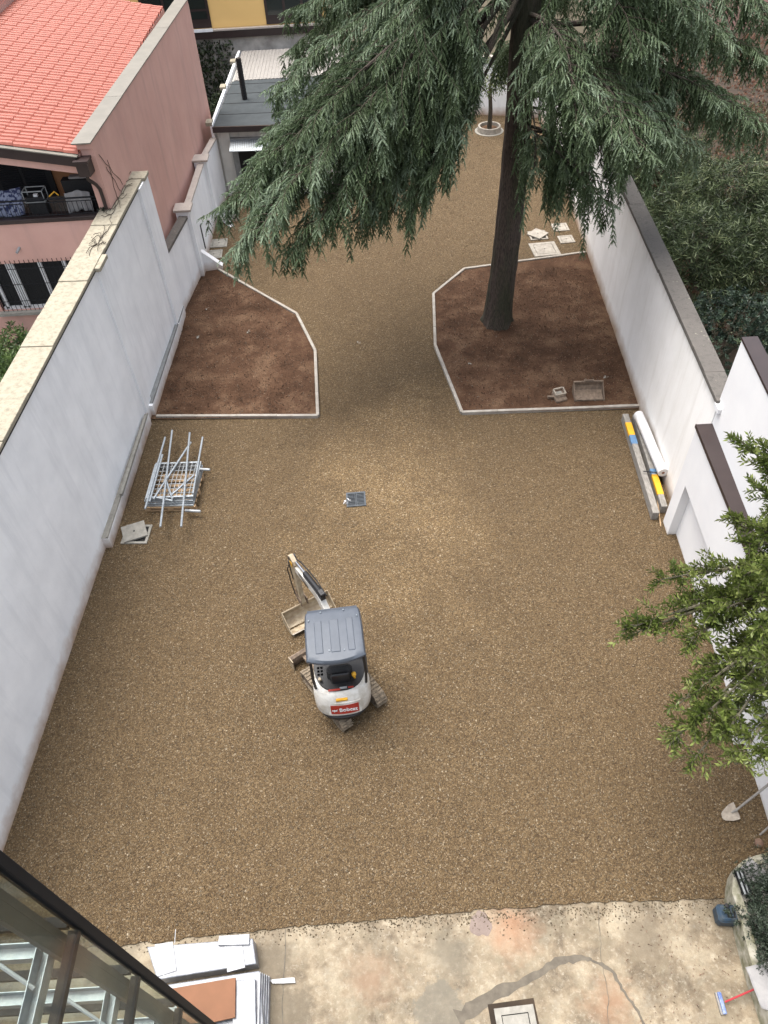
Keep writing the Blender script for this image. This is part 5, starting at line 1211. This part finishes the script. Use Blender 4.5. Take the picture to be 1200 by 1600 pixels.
limbs = [ # attach z, end pixel, end z, spread, hanging length
 (6.6, (372, 322), 5.2, 1.15, .55), (6.2, (395, 380), 4.9, 1.15, .6), (6.2, (478, 385), 4.6, 1.1, .6), (6.0, (585, 335), 4.6, 1.1, .7), (6.2, (668, 300), 4.7, .75, .9),
 (7.6, (445, 210), 6.1, 1.15, .5), (7.5, (470, 290), 5.7, 1.2, .6), (7.4, (570, 260), 5.7, 1.2, .7), (7.4, (645, 215), 6.0, .8, 1.0),
 (8.4, (478, 80), 7.0, 1.1, .5), (8.3, (452, 145), 6.8, 1.1, .5), (8.4, (520, 180), 6.7, 1.2, .6), (8.5, (620, 150), 6.9, 1.1, .7),
 (9.3, (480, 20), 8.0, 1.1, .5), (9.3, (600, 60), 7.9, 1.2, .6), (9.3, (660, 40), 8.0, .9, .8), (10, (560, -30), 8.8, 1.2, .6), (10., (700, -20), 9.0, 1.1, .6),
 (7.9, (1195, 95), 7.0, 1.0, .6), (7.6, (1130, 170), 6.3, 1.0, .8), (7.7, (1030, 205), 6.5, 1.0, .8), (7.9, (965, 215), 6.9, .9, .7), (8.2, (895, 140), 7.6, .8, .6),
 (6.0, (940, 315), 5.0, .8, 1.2), (5.6, (880, 280), 5.1, .7, 1.3), (5.8, (905, 300), 4.9, .7, 1.3), (6.6, (835, 262), 5.6, .4, 1.0), (6.4, (990, 150), 5.6, .7, 1.1),
 (8.9, (1110, 60), 7.9, 1.1, .7), (9.1, (990, 70), 8.2, 1.1, .7), (9., (1195, 20), 7.8, 1.1, .6), (10, (1000, -20), 9.0, 1.2, .6),
 (9.0, (768, 20), 8.7, .38, 2.3),
 (7.2, (645, 250), 5.6, 1.0, .9), (6.9, (668, 200), 5.9, .6, 1.2), (8.1, (900, 190), 7.2, .8, .8), (7.9, (1000, 235), 6.7, 1.0, .8), (7.1, (1060, 225), 6.0, 1., .9), (6.7, (960, 255), 5.6, .8, 1.1), (6.3, (905, 230), 5.5, .55, 1.3), (7.6, (1175, 195), 6.3, .8, .7),
 (7.1, (430, 325), 5.3, 1.1, .6), (6.9, (530, 325), 5., 1.1, .7), (7.9, (425, 262), 5.9, 1.0, .5), (8.6, (560, 125), 7.3, 1.1, .7), (9.2, (684, 75), 7.7, .5, 2.6), (9, (655, 130), 7.2, .6, 2.3), (9, (684, 150), 6.9, .45, 2.1), (8.4, (610, 175), 6.8, .8, 1.8), (8, (665, 215), 6.2, .6, 1.6), (8, (565, 235), 6.2, .9, 1.3), (7.4, (620, 290), 5.3, .9, 1.1), (7.2, (655, 322), 5.0, .9, 1.1), (7.4, (600, 318), 4.8, .9, 1.), (7.8, (684, 250), 5.8, .6, 1.5), (7.4, (686, 300), 5.3, .6, 1.2), (8, (880, 90), 7.6, .4, 2.4), (7.4, (925, 130), 6.8, .6, 2.2), (9.4, (1060, 10), 8.6, 1.1, .6)]
limbsX = [(8, V(2, 24.5, 7.4), 1.2, .6), (8.2, V(5.5, 25, 7.4), 1.2, .6), (9.5, V(-.5, 23, 8.6), 1.2, .6), (9.3, V(8, 23, 8.3), 1.2, .6), (11, V(1, 17.5, 10.6), 1.2, .5), (11, V(6.5, 17.2, 10.6), 1.2, .5), (12, V(4.5, 22.5, 11.8), 1.2, .5), (7.0, V(4.8, 24, 6.0), 1.0, .8)]
FP, FD, FL, FR = [], [], [], []    # fingers
brs = []
CLEAR = False      # the boughs towards the yard are bare near the trunk
def add_f(p, d, l, tone):
    if CLEAR and (math.hypot(p[0]-3.87, p[1]-19.4) < 1.75 or p[0] > 2.05+.24*(p[2]-5)): return
    FP.append(tuple(p)); FD.append(tuple(d)); FL.append(l); FR.append(tone)
def do_limb(z0, E_, spread, hang, seed, density=1.0):
    global CLEAR
    left = E_.x < 2.6 and E_.z < 8; CLEAR = E_.x < 2.9 and E_.z < 8.9 and spread > .4
    if left: z0 = 8.6+(z0-6)*.45
    rg = random.Random(seed)
    A = Tz(z0); L_ = (E_-A).length; hd = V(E_.x-A.x, E_.y-A.y, 0).normalized(); sd_ = V(-hd.y, hd.x, 0)
    M1 = A.lerp(E_, .35)+V(0, 0, .7 if left else .4)+sd_*rg.uniform(-.7, .7); M2 = A.lerp(E_, .78)+V(0, 0, .75)+sd_*rg.uniform(-.5, .5)
    def bez(t): return A*(1-t)**3+M1*3*t*(1-t)**2+M2*3*t*t*(1-t)+E_*t**3
    P_ = [bez(i/14) for i in range(15)]; r0 = .03+.008*L_
    brs.append(([p.copy() for p in P_], [max(.012, r0*(1-i/14.5)) for i in range(15)]))
    tone0 = rg.uniform(.3, .62)
    t = .30 if spread > .6 else .45; side = 1
    while t < 1.0:
        base = bez(t)
        if CLEAR and base.x > 2.3+.24*(base.z-5): t += .05; continue
        tang = (bez(min(1, t+.02))-bez(t-.02)).normalized()
        ang = R(rg.uniform(38, 75))*(1-.35*t); side = -side
        hdir = (V(tang.x, tang.y, 0).normalized()*math.cos(ang)+sd_*side*math.sin(ang)).normalized()
        Ls = spread*rg.uniform(.5, 1.25)*(1.15-.55*t if t > .5 else .85+.3*t)
        if t > .93: hdir = (hdir*.4+hd).normalized()
        kz = rg.uniform(.3, .85); tone1 = tone0+rg.uniform(-.16, .18)
        n = max(3, int(Ls/.072)); prev = base; tw = []
        drift = rg.uniform(-.55, .55)
        for k in range(n+1):
            s_ = Ls*k/n; hd2 = (hdir+V(-hdir.y, hdir.x, 0)*drift*s_).normalized(); p = base+hd2*s_+V(0, 0, .10*s_-kz*s_*s_+rg.uniform(-.01, .01)); tw.append(p)
            if k < 2: prev = p; continue
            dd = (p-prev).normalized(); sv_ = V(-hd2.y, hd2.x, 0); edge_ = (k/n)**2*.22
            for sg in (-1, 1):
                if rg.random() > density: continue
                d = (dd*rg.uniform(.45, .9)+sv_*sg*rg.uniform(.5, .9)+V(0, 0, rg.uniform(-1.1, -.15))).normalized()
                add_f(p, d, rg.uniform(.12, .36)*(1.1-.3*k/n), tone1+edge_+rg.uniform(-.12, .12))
            if k % 3 == 1:   # hanging strand
                hl = hang*rg.uniform(.35, 1.1); q = p.copy(); m_ = max(2, int(hl/.11)); sw_ = V(hd2.x*.16+rg.uniform(-.1, .1), hd2.y*.16+rg.uniform(-.1, .1), -1).normalized()
                for j in range(m_):
                    q2 = q+sw_*(hl/m_); a = rg.uniform(0, 6.28)
                    for q_a in (a, a+2.3, a+4.3):
                        d = (V(math.cos(q_a)*.55, math.sin(q_a)*.55, 0)+hd*.15+V(0, 0, -.9)).normalized(); add_f(q2, d, rg.uniform(.10, .26), tone1-.06+rg.uniform(-.1, .1))
                    q = q2
            prev = p
        add_f(prev, (hdir+V(0, 0, -.4)).normalized(), .24, tone1+.2)
        brs.append((tw, [max(.004, .014*(1-i/len(tw))) for i in range(len(tw))]))
        t += (.15 if spread > .6 else .17)/L_*.78
for i, (z0, px, ze, sp_, hg) in enumerate(limbs): do_limb(z0, G(px[0], px[1], ze), sp_, hg, 100+i)
for i, (z0, e, sp_, hg) in enumerate(limbsX): do_limb(z0, e, sp_, hg, 300+i, .8)
b_ = MB(); cnt = 0
for P_, r_ in brs:
    if len(P_) == 15 and r_[0] > .03: MB().tube(P_, r_, 8).build('branch', 'bark', cedar, smooth=True)
    else: b_.tube(P_, r_, 4, cap=False)
b_.build('twigs', 'twig', cedar); cedar.children[-1]['kind'] = 'stuff'
FP, FD, FL, FR = map(np.array, (FP, FD, FL, FR)); nf = len(FP)
print('fingers', nf)
K = 13
def finger_mesh(name, FP, FD, FL, FR, parent, K, blade=.068, wdt=.021, mat='needles'):
    nf = len(FP); FD = FD/np.linalg.norm(FD, axis=1, keepdims=True)
    rndv = RNG.normal(size=(nf, 3)); A = np.cross(FD, rndv); A /= np.linalg.norm(A, axis=1, keepdims=True); B = np.cross(FD, A)
    tt = (np.arange(K)+.5)/K
    ph = RNG.random((nf, 1))*6.28+np.arange(K)[None]*2.4
    pos = FP[:, None]+FD[:, None]*(FL[:, None, None]*tt[None, :, None]); pos[:, :, 2] -= (FL[:, None]*tt[None])**2*.9
    rad = A[:, None]*np.cos(ph)[..., None]+B[:, None]*np.sin(ph)[..., None]
    dr = FD[:, None]*.85+rad*(.75*(1-.45*tt))[None, :, None]; dr[:, :, 2] -= .12
    bl = blade*(1.1-.35*tt)[None]*(.8+.4*RNG.random((nf, K)))
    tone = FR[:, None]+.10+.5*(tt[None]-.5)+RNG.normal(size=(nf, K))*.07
    return leaves(name, pos.reshape(-1, 3), dr.reshape(-1, 3), bl.reshape(-1), wdt*(.8+.4*RNG.random(nf*K)), mat, parent, tone.reshape(-1))
# each shoot: a dense spindle of short needles (two crossed slim diamonds) plus loose needle tufts
FDn = FD/np.linalg.norm(FD, axis=1, keepdims=True); sA = np.cross(FDn, RNG.normal(size=(nf, 3))); sA /= np.linalg.norm(sA, axis=1, keepdims=True); sB = np.cross(FDn, sA)
w3 = .030*(.8+.4*RNG.random(nf))
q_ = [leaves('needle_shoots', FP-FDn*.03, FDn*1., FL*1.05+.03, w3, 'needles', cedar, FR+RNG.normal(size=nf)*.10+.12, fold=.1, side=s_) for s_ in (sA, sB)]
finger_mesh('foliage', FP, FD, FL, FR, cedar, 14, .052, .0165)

# tiny tree behind, in the ring
st_ = thing('young_tree', (5.67, 34.6, .1), 'slender young tree planted in the concrete ring', 'tree')
MB().tube([(5.67, 34.6, .1), (5.68, 34.6, .9), (5.6, 34.62, 1.8), (5.72, 34.6, 2.6)], [.11, .09, .07, .03], 8).build('trunk', 'bark', st_, smooth=True)
n = 900; u = RNG.normal(size=(n, 3)); u /= np.linalg.norm(u, axis=1, keepdims=True); r_ = RNG.random((n, 1))**.4
P = np.array([5.7, 34.6, 2.3])+u*r_*np.array([.7, .7, .9]); leaves('foliage', P, u+np.array([0, 0, -.3]), .12, .04, 'laurel', st_)

# ------------------------------------------------------------------ generic broadleaf branching
def bough_tree(name, lab, base, targets, mat, lsz, n_tw, trunk_r=.09, twl=.45, lpt=14, seed=5, fork=None, wr_=.36, tone=.14):
    root = thing(name, base, lab, 'tree'); rg = random.Random(seed); base = V(*base)
    tb = MB(); LP, LD, LR = [], [], []; fork = V(*(fork or (base.x, base.y, base.z+2)))
    tb.tube([base, base.lerp(fork, .5)+V(.05, .03, 0), fork], [trunk_r, trunk_r*.85, trunk_r*.7], 9); tb.build('trunk', 'stem', root, smooth=True)
    bb = MB()
    for E_ in targets:
        mid = fork.lerp(E_, .5)+V(rg.uniform(-.15, .15), rg.uniform(-.15, .15), .25)
        def bz(t): return fork*(1-t)**2+mid*2*t*(1-t)+E_*t*t
        P_ = [bz(i/8) for i in range(9)]; b1 = MB(); b1.tube(P_, [trunk_r*.45*(1-i/8.6)+.004 for i in range(9)], 6); b1.build('branch', 'stem', root, smooth=True)
        for k in range(n_tw):
            t = rg.uniform(.32, 1.0)**.8; p = bz(t); ax = (E_-fork).normalized()
            d = (ax*rg.uniform(.3, 1.1)+V(rg.gauss(0, .6), rg.gauss(0, .6), rg.gauss(.05, .4))).normalized(); tl = twl*rg.uniform(.45, 1.1)*(1.1-.5*t)
            q = p+d*tl+V(0, 0, -.05); bb.tube([p, p.lerp(q, .5)+V(0, 0, .02), q], [.006, .004, .002], 4, cap=False)
            tn = rg.uniform(.15, .6)+tone
            for j in range(lpt):
                f = .15+.85*j/lpt; c = p.lerp(q, f); a = j*2.4+rg.random()
                o = d.orthogonal().normalized(); o2 = d.cross(o); r_ = o*math.cos(a)+o2*math.sin(a)
                LP.append(tuple(c)); LD.append(tuple(d*.7+r_*.75+V(0, 0, .15))); LR.append(tn+rg.uniform(-.15, .2)+.18*f)
    bb.build('twigs', 'stem', root); 
    root.children[-1]['kind'] = 'stuff'
    n = len(LP); sd_ = np.tile([0, 0, 1.], (n, 1))+RNG.normal(size=(n, 3))*.5
    leaves('foliage', LP, LD, lsz*(.7+.6*RNG.random(n)), lsz*wr_*(.8+.4*RNG.random(n)), mat, root, np.array(LR), side=np.cross(np.array(LD), sd_))
    return root
tg_ = [(972, 985, 4.3), (1000, 985, 4.2), (1035, 905, 4.4), (1065, 940, 4.1), (1075, 1000, 4.2), (1110, 960, 4.4), (1150, 900, 4.8), (1120, 1050, 3.9), (1090, 1060, 3.7), (1060, 1100, 4.), (1045, 1165, 3.9), (1085, 1130, 4.1), (1085, 1185, 3.8), (1130, 1150, 4.2), (1150, 1195, 4.1), (1160, 690, 5.2), (1180, 760, 5.2), (1195, 830, 5.1), (1170, 850, 4.8), (1150, 810, 4.5), (1185, 930, 4.9), (1170, 1010, 4.6), (1190, 1080, 4.4), (1195, 1180, 4.2), (1140, 920, 4.2), (1195, 700, 5.2), (1200, 890, 5.4), (1185, 980, 5.2), (1200, 1040, 5)]
bough_tree('laurel_tree', 'glossy green leafy tree reaching over the gravel from the right edge', (7.6, 7.2, 0), [G(*p) for p in tg_], 'laurel', .10, 56, .13, .5, 16, 5, fork=(7.2, 6.8, 3.6))
tag(MB().tube([G(1113, 1143, 4.25), G(1117, 1152, 4.22)], [.012, .03], 6).build('orange_leaf', 'yellow_s'), 'single orange leaf caught in the leafy tree at the right', 'leaf') if False else None

# small-leaved shrub in curved planter
def mound(name, lab, c, rad, n, mat, ll, lw, cat='shrub', ros=0, low=.1, nz=.25, rseed=1, stems=8, group=None, up=.6, core=True):
    from mathutils import noise
    root = thing(name, (c[0], c[1], c[2]), lab, cat, group); rg = random.Random(rseed); c = np.array(c, float); rad = np.array(rad, float)
    b_ = MB()
    for k in range(stems):
        a = rg.uniform(0, 6.28); q = rg.uniform(.3, .8); b_.tube([tuple(c+[rg.uniform(-.1, .1), rg.uniform(-.1, .1), 0]), tuple(c+[rad[0]*q*.5*math.cos(a), rad[1]*q*.5*math.sin(a), rad[2]*.5]), tuple(c+[rad[0]*q*math.cos(a), rad[1]*q*math.sin(a), rad[2]*.85])], [.03, .02, .008], 5)
    b_.build('stems', 'stem', root)
    u = RNG.normal(size=(n, 3)); u /= np.linalg.norm(u, axis=1, keepdims=True); u[:, 2] = np.abs(u[:, 2])*1.0-low; u /= np.linalg.norm(u, axis=1, keepdims=True)
    f = np.array([1+nz*noise.noise(Vector(v*2.3)+V(rseed*3.1, 0, 0))+nz*.7*noise.noise(Vector(v*5.5)+V(0, rseed*2.7, 0)) for v in u])
    depth = 1-.30*RNG.random(n)**2
    P = c+np.array([0, 0, rad[2]*.0])+u*rad*(f*depth)[:, None]; P[:, 2] = np.maximum(P[:, 2], c[2]+.02)
    if ros:
        ax = u*np.array([1, 1, .8])+RNG.normal(size=(n, 3))*.35+np.array([0, 0, up]); ax /= np.linalg.norm(ax, axis=1, keepdims=True)
        A = np.cross(ax, RNG.normal(size=(n, 3))); A /= np.linalg.norm(A, axis=1, keepdims=True); B = np.cross(ax, A)
        ph = np.arange(ros)[None]*2.4+RNG.random((n, 1))*6.28; op = (.62+.45*((np.arange(ros)+.5)/ros))[None]*np.ones((n, 1))
        D = ax[:, None]*(1.15-op)[..., None]+(A[:, None]*np.cos(ph)[..., None]+B[:, None]*np.sin(ph)[..., None])*op[..., None]
        PP = np.repeat(P[:, None], ros, 1)-ax[:, None]*(np.arange(ros)/ros*ll*.6)[None, :, None]
        tn = np.clip(RNG.normal(.38, .23, (n, 1))+.15*(1-op)+RNG.normal(0, .07, (n, ros))+.25*(f-1)[:, None], 0, 1)
        leaves('foliage', PP.reshape(-1, 3), D.reshape(-1, 3), ll*(.75+.5*RNG.random(n*ros)), lw, mat, root, tn.reshape(-1))
    else:
        D = u*.6+RNG.normal(size=(n, 3))*.6+np.array([0, 0, up]); leaves('foliage', P, D, ll*(.7+.6*RNG.random(n)), lw, mat, root, np.clip(RNG.normal(.42, .2, n), 0, 1))
    return root
mound('small_shrub', 'small leaved grey green shrub growing over the curved planter', (5.75, 2.72, .38), (.72, .75, .85), 4200, 'small', .04, .022, ros=5, stems=10, nz=.5, rseed=3)
mound('small_shrub', 'sparse little bush hanging over the white canvas at the lower right corner', (5.45, 2.15, .42), (.42, .34, .45), 800, 'small', .035, .018, ros=5, stems=6, nz=.6, rseed=8)
mound('small_shrub', 'thin twiggy plant at the top of the curved planter', (5.95, 3.45, .42), (.35, .35, .5), 500, 'small', .033, .017, ros=4, stems=6, nz=.6, rseed=9)
# neighbour's bush at left
mound('leafy_bush', 'leafy light green bush behind the left wall below the pink house', (-9.35, 15.4, .6), (1.35, 2.4, 2.0), 3200, 'bushl', .13, .038, ros=7, stems=14, nz=.25, rseed=4)
# oleander-like shrubs in the right garden
ol = [((10.4, 21.3, 0), (1.9, 2.0, 2.35), 'dark narrow leaved shrub directly behind the right wall coping'), ((12.9, 20.6, 0), (2.2, 1.9, 2.6), 'dense narrow leaved shrub at the right edge above the round bush'), ((12.6, 24.4, 0), (2.6, 2.2, 2.3), 'sunlit grey green narrow leaved shrub in the middle of the garden'), ((9.7, 24.3, 0), (1.3, 1.3, 1.3), 'low sparse shrub with yellowish leaves near the far part of the right wall'), ((16, 25, 0), (2.6, 2.4, 2.4), 'pale narrow leaved shrub at the far right edge of the garden'), ((11.6, 28.6, 0), (2.2, 1.9, 1.5), 'low loose shrub in the far part of the garden beyond the cedar bough')]
for i, (c, r_, lab) in enumerate(ol): mound('narrow_leaved_shrub', lab, c, r_, int(900*r_[0]*r_[1]/4)+150, 'oleander', .27, .032, ros=9, stems=12, nz=.32, rseed=20+i, low=.15)
pi_ = [((9.7, 16.9, 0), (1.75, 1.6, 2.15), 'round dark green bush behind the right wall, left of the pair'), ((12.3, 17.3, 0), (1.6, 1.7, 2.4), 'round dark green bush at the right edge above the tall white wall'), ((11.6, 14.6, 0), (1.5, 1.3, 1.7), 'low dark green bush between the round bush and the tall white wall')]
for i, (c, r_, lab) in enumerate(pi_): mound('round_bush', lab, c, r_, int(950*r_[0]*r_[1]/2.5), 'pitto', .10, .045, ros=9, stems=10, nz=.16, rseed=40+i, low=.2)
# fallen leaves in the garden
def litter(name, lab, x0, x1, y0, y1, n, z=.0, sz=.11):
    P = np.stack([RNG.uniform(x0, x1, n), RNG.uniform(y0, y1, n), z+RNG.uniform(0, .04, n)], 1); D = RNG.normal(size=(n, 3))*np.array([1, 1, .18])
    sd_ = np.tile([0, 0, 1.], (n, 1)); o = leaves(name, P, D, sz*(.6+.8*RNG.random(n)), sz*.7, 'dead', None, side=np.cross(D, sd_)); return tag(o, lab, None, None, 'stuff')
litter('fallen_leaves', 'pink brown fallen leaves covering the garden ground', 8, 30, 18, 46, 17000, 0, .17)
n = 24000; P = np.stack([RNG.uniform(8, 24, n), RNG.uniform(18, 36, n), np.zeros(n)], 1); D = RNG.normal(size=(n, 3))*.5+np.array([0, 0, 1.]); tag(leaves('ground_cover', P, D, .2, .03, 'oleander', None), 'thin green undergrowth among the fallen leaves', kind='stuff')
gw = MB().box(14, 40, 47, 47.4, 0, 3.2).build('garden_wall', 'pink'); tag(gw, 'pale pinkish wall at the far end of the garden', 'wall')
MB().box(14, 40, 46.95, 47.45, 3.201, 3.28).build('coping', 'coping_p', gw)
# conifer far behind at upper right
# ivy on concrete wall and shrub strip behind the pink house
n = 2600; x = RNG.uniform(-9.5, -5.7, n); z = RNG.uniform(0, 2.9, n); keep = (x+6.6)*.8 < (.6-.25*(z-2.9)*0+RNG.normal(0, .35, n)); x, z = x[keep], z[keep]; n = len(x)
ivy = thing('ivy_plant', (-7.5, 39.4, 0), 'dark ivy climbing the grey wall beside the pink house', 'plant')
MB().tube([(-7, 39.42, 0), (-6.9, 39.42, 1.2), (-6.5, 39.43, 2.2), (-6.3, 39.43, 2.9)], .02, 5).build('stem', 'twig', ivy)
P = np.stack([x, 39.42-RNG.random(n)*.18, z], 1); leaves('foliage', P, RNG.normal(size=(n, 3))*np.array([.6, .3, .6])+np.array([0, -.5, -.2]), .14, .11, 'ivy', ivy)
for i, (c, r_) in enumerate((((-6.9, 37.6, 0), (1.0, 1.4, 1.0)), ((-6.5, 34.6, 0), (.8, 1.6, .8)))): mound('ivy_bush', ['dark ivy bush below the grey wall behind the pink house', 'low ground ivy beside the parapet of the hut'][i], c, r_, 500, 'ivy', .12, .09, ros=5, nz=.4, rseed=60+i, stems=5)
# dry creepers on the coping of the left wall
def creeper(name, lab, z, pts, k, spread, seed):
    rg = random.Random(seed); b_ = MB()
    for i in range(k):
        p = V(*pts[rg.randrange(len(pts))]); path = [p]; a = rg.uniform(0, 6.28)
        for j in range(6): a += rg.uniform(-.8, .8); p = p+V(math.cos(a)*spread*.3, math.sin(a)*spread, rg.uniform(-.01, .014)); p.z = max(p.z, z+.004); p.x = min(max(p.x, WA(p.y)-.55), WA(p.y)+.02); path.append(p)
        b_.tube(path, .007, 4)
    return tag(b_.build(name, 'twig'), lab, 'creeper')
creeper('dry_creeper', 'dry creeper stems trailing over the left wall coping near the pink corner', 4.66, [(-6.4, y, 4.67) for y in (16.8, 17.1, 17.4, 18.3, 18.6, 19.2, 20.0)], 34, .13, 6)
rg = random.Random(9); b_ = MB()
for (y0, z0, y1, z1) in ((18.9, 5.9, 19.9, 4.75), (19.2, 4.7, 19.35, 5.6), (19.6, 4.7, 19.1, 5.5)):
    b_.tube([(PXw(y0+(y1-y0)*f)+.012, y0+(y1-y0)*f+rg.uniform(-.05, .05), z0+(z1-z0)*f) for f in [i/7 for i in range(8)]], .007, 4)
tag(b_.build('dry_creeper', 'twig'), 'dry creeper stems climbing the corner of the pink side wall', 'creeper')
n = 160; ty = RNG.uniform(18.5, 19.5, n); P = np.stack([WA(ty)-.5+RNG.normal(0, .05, n), ty, np.full(n, 4.67)], 1); tag(leaves('moss_tuft', P, RNG.normal(size=(n, 3))*.6+np.array([0, 0, .7]), .09, .03, 'small', None), 'tuft of grey weeds growing on the wall coping under the downpipe', 'plant')

# loose pale stones over the gravel, dead leaves, debris on the concrete
def pebbles(name, lab, n, x0, x1, y0, y1, z, s0, s1, mat, dens=None):
    x = RNG.uniform(x0, x1, n); y = RNG.uniform(y0, y1, n)
    if dens is not None: k = RNG.random(n) < dens(x, y); x, y = x[k], y[k]
    n = len(x); s_ = RNG.uniform(s0, s1, n); base = np.array([(1, 0, 0), (0, 1, 0), (-1, 0, 0), (0, -1, 0), (0, 0, .8), (0, 0, -.5)], float)
    v = base[None]*(.7+.6*RNG.random((n, 6, 1))); a = RNG.random(n)*6.28; ca, sa = np.cos(a)[:, None], np.sin(a)[:, None]; q = v.copy(); q[:, :, 0] = v[:, :, 0]*ca-v[:, :, 1]*sa*.8; q[:, :, 1] = v[:, :, 0]*sa+v[:, :, 1]*ca*.8
    q = q*s_[:, None, None]+np.stack([x, y, np.full(n, z)+s_*.2], 1)[:, None]
    tri = np.array([(0, 1, 4), (1, 2, 4), (2, 3, 4), (3, 0, 4), (1, 0, 5), (2, 1, 5), (3, 2, 5), (0, 3, 5)]); f = (tri[None]+(np.arange(n)*6)[:, None, None]).reshape(-1)
    me = bpy.data.meshes.new(name); me.vertices.add(n*6); me.vertices.foreach_set('co', q.reshape(-1)); me.loops.add(n*24); me.loops.foreach_set('vertex_index', f.astype(np.int32)); me.polygons.add(n*8); me.polygons.foreach_set('loop_start', np.arange(0, n*24, 3, dtype=np.int32)); me.polygons.foreach_set('loop_total', np.full(n*8, 3, dtype=np.int32)); me.update(calc_edges=True)
    at = me.attributes.new('rnd', 'FLOAT', 'FACE'); at.data.foreach_set('value', np.repeat(RNG.random(n), 8).astype(np.float32)); me.materials.append(M[mat])
    o = bpy.data.objects.new(name, me); C.objects.link(o); return tag(o, lab, kind='stuff')
M['pebb'] = leafmat('loose_stone', [(.08, .058, .033), (.125, .092, .053), (.165, .125, .073), (.20, .155, .098), (.30, .255, .185)], .85)
M['clod'] = leafmat('soil_clod', [(.05, .027, .015), (.085, .048, .028), (.13, .08, .05), (.3, .25, .19)], .95)
inbed = lambda x, y: ((y > 15.4) & (y < 23.8) & ((x < -1.6) | (x > 1.8)))
pebbles('loose_gravel', 'loose crushed stones over the gravel surface', 70000, -6.9, 7, 3.2, 16, .03, .006, .017, 'pebb', lambda x, y: .6*(~inbed(x, y))*(x > -7.0+(y-3)*.05)*(x < 6.0+(y-3)*.06)*1.0)
pebbles('loose_gravel', 'loose crushed stones on the far part of the gravel yard', 22000, -5.6, 7.4, 16, 36, .03, .008, .018, 'pebb', lambda x, y: (~inbed(x, y))*1.)
bl_ = lambda x, y: (x > -6.0) & (x < -1.85-.0*y) & ((x < -2.5) | (y < 18.4)) & (y < 23.4-(x+5.2)*.95)
br_ = lambda x, y: (x > 2.1) & (x < 7.0) & (x > 2.45-(y-15.4)*.16) & (y < 22.5)
pebbles('soil_crumbs', 'crumbs and clods of earth on the left bed', 5000, -6.1, -1.7, 15.7, 23.3, .085, .006, .022, 'clod', bl_)
pebbles('soil_crumbs', 'crumbs and clods of earth on the bed round the cedar', 5500, 1.9, 7.1, 15.5, 23, .095, .006, .022, 'clod', br_)
pebbles('edge_gravel', 'stray gravel spilled on the concrete edge', 6000, -4.5, 5, 2.75, 3.4, .004, .007, .016, 'pebb', lambda x, y: np.exp(-(3.14-y)*11)*(y < 3.2)+0.)
litter('fallen_needles', 'brown needle litter and dead leaves on the bed under the cedar', 2.4, 6.9, 16, 22.4, 900, .1, .035)
litter('fallen_needles', 'scattered dead needles on the gravel below the boughs', -4.5, 5.5, 23.5, 34, 900, .035, .04)
litter('dead_leaf_bits', 'small dead leaf bits scattered on the concrete by the planter', 3.2, 5, 1.2, 3.1, 170, .004, .035)
b_ = MB(); rg = random.Random(3)
for (x, y) in ((311, 527), (324, 482), (560, 536), (947, 590), (930, 624), (388, 518), (735, 567)):
    p = G(x, y, .1)
    for j in range(3):
        a = rg.uniform(0, 6.28); b_.add([p, p+V(math.cos(a)*.07, math.sin(a)*.07, .02), p+V(math.cos(a+.6)*.09, math.sin(a+.6)*.09, .0)], [(0, 1, 2)])
tag(b_.build('soil_leaf_bits', 'conc_l'), 'few pale dead leaves and chips lying on the bed soil', kind='stuff')

# ------------------------------------------------------------------ separate pieces become parts of their own
def split_parts(names):
    for o in list(bpy.data.objects):
        if o.type != 'MESH' or o.parent is None or o.name.split('.')[0] not in names: continue
        me = o.data; n = len(me.vertices); par = list(range(n))
        def find(i):
            while par[i] != i: par[i] = par[par[i]]; i = par[i]
            return i
        for e in me.edges:
            a, c = find(e.vertices[0]), find(e.vertices[1])
            if a != c: par[a] = c
        comp = {}
        for i in range(n): comp.setdefault(find(i), []).append(i)
        if len(comp) < 2 or len(comp) > 60: continue
        groups = {k: [] for k in comp}
        for p in me.polygons: groups[find(p.vertices[0])].append((tuple(p.vertices), p.use_smooth))
        base = o.name.split('.')[0]; first = True
        for k, fs in groups.items():
            idx = {v: i for i, v in enumerate(comp[k])}
            m2 = bpy.data.meshes.new(base); m2.from_pydata([tuple(me.vertices[v].co) for v in comp[k]], [], [tuple(idx[v] for v in f) for f, _ in fs])
            m2.materials.append(me.materials[0]); m2.polygons.foreach_set('use_smooth', [s for _, s in fs])
            if any(s for _, s in fs):
                try: m2.set_sharp_from_angle(angle=R(38))
                except Exception: pass
            if first: o.data = m2; first = False
            else: c = o.copy(); c.data = m2; C.objects.link(c); c.parent = o.parent
split_parts({'canopy_post', 'roof_bolt', 'blade_end_plate', 'side_cover', 'console', 'console_panel', 'joystick', 'bucket_lug', 'bucket_side', 'cab_sill', 'blade_arm', 'hydraulic_hose', 'linkage', 'roof_rib', 'vent_slot', 'model_plate', 'slat', 'window_frame', 'awning_slats', 'felt_seam', 'rail', 'trough_flange', 'tool_frame', 'ledge_body', 'switch', 'cylinder_end'})
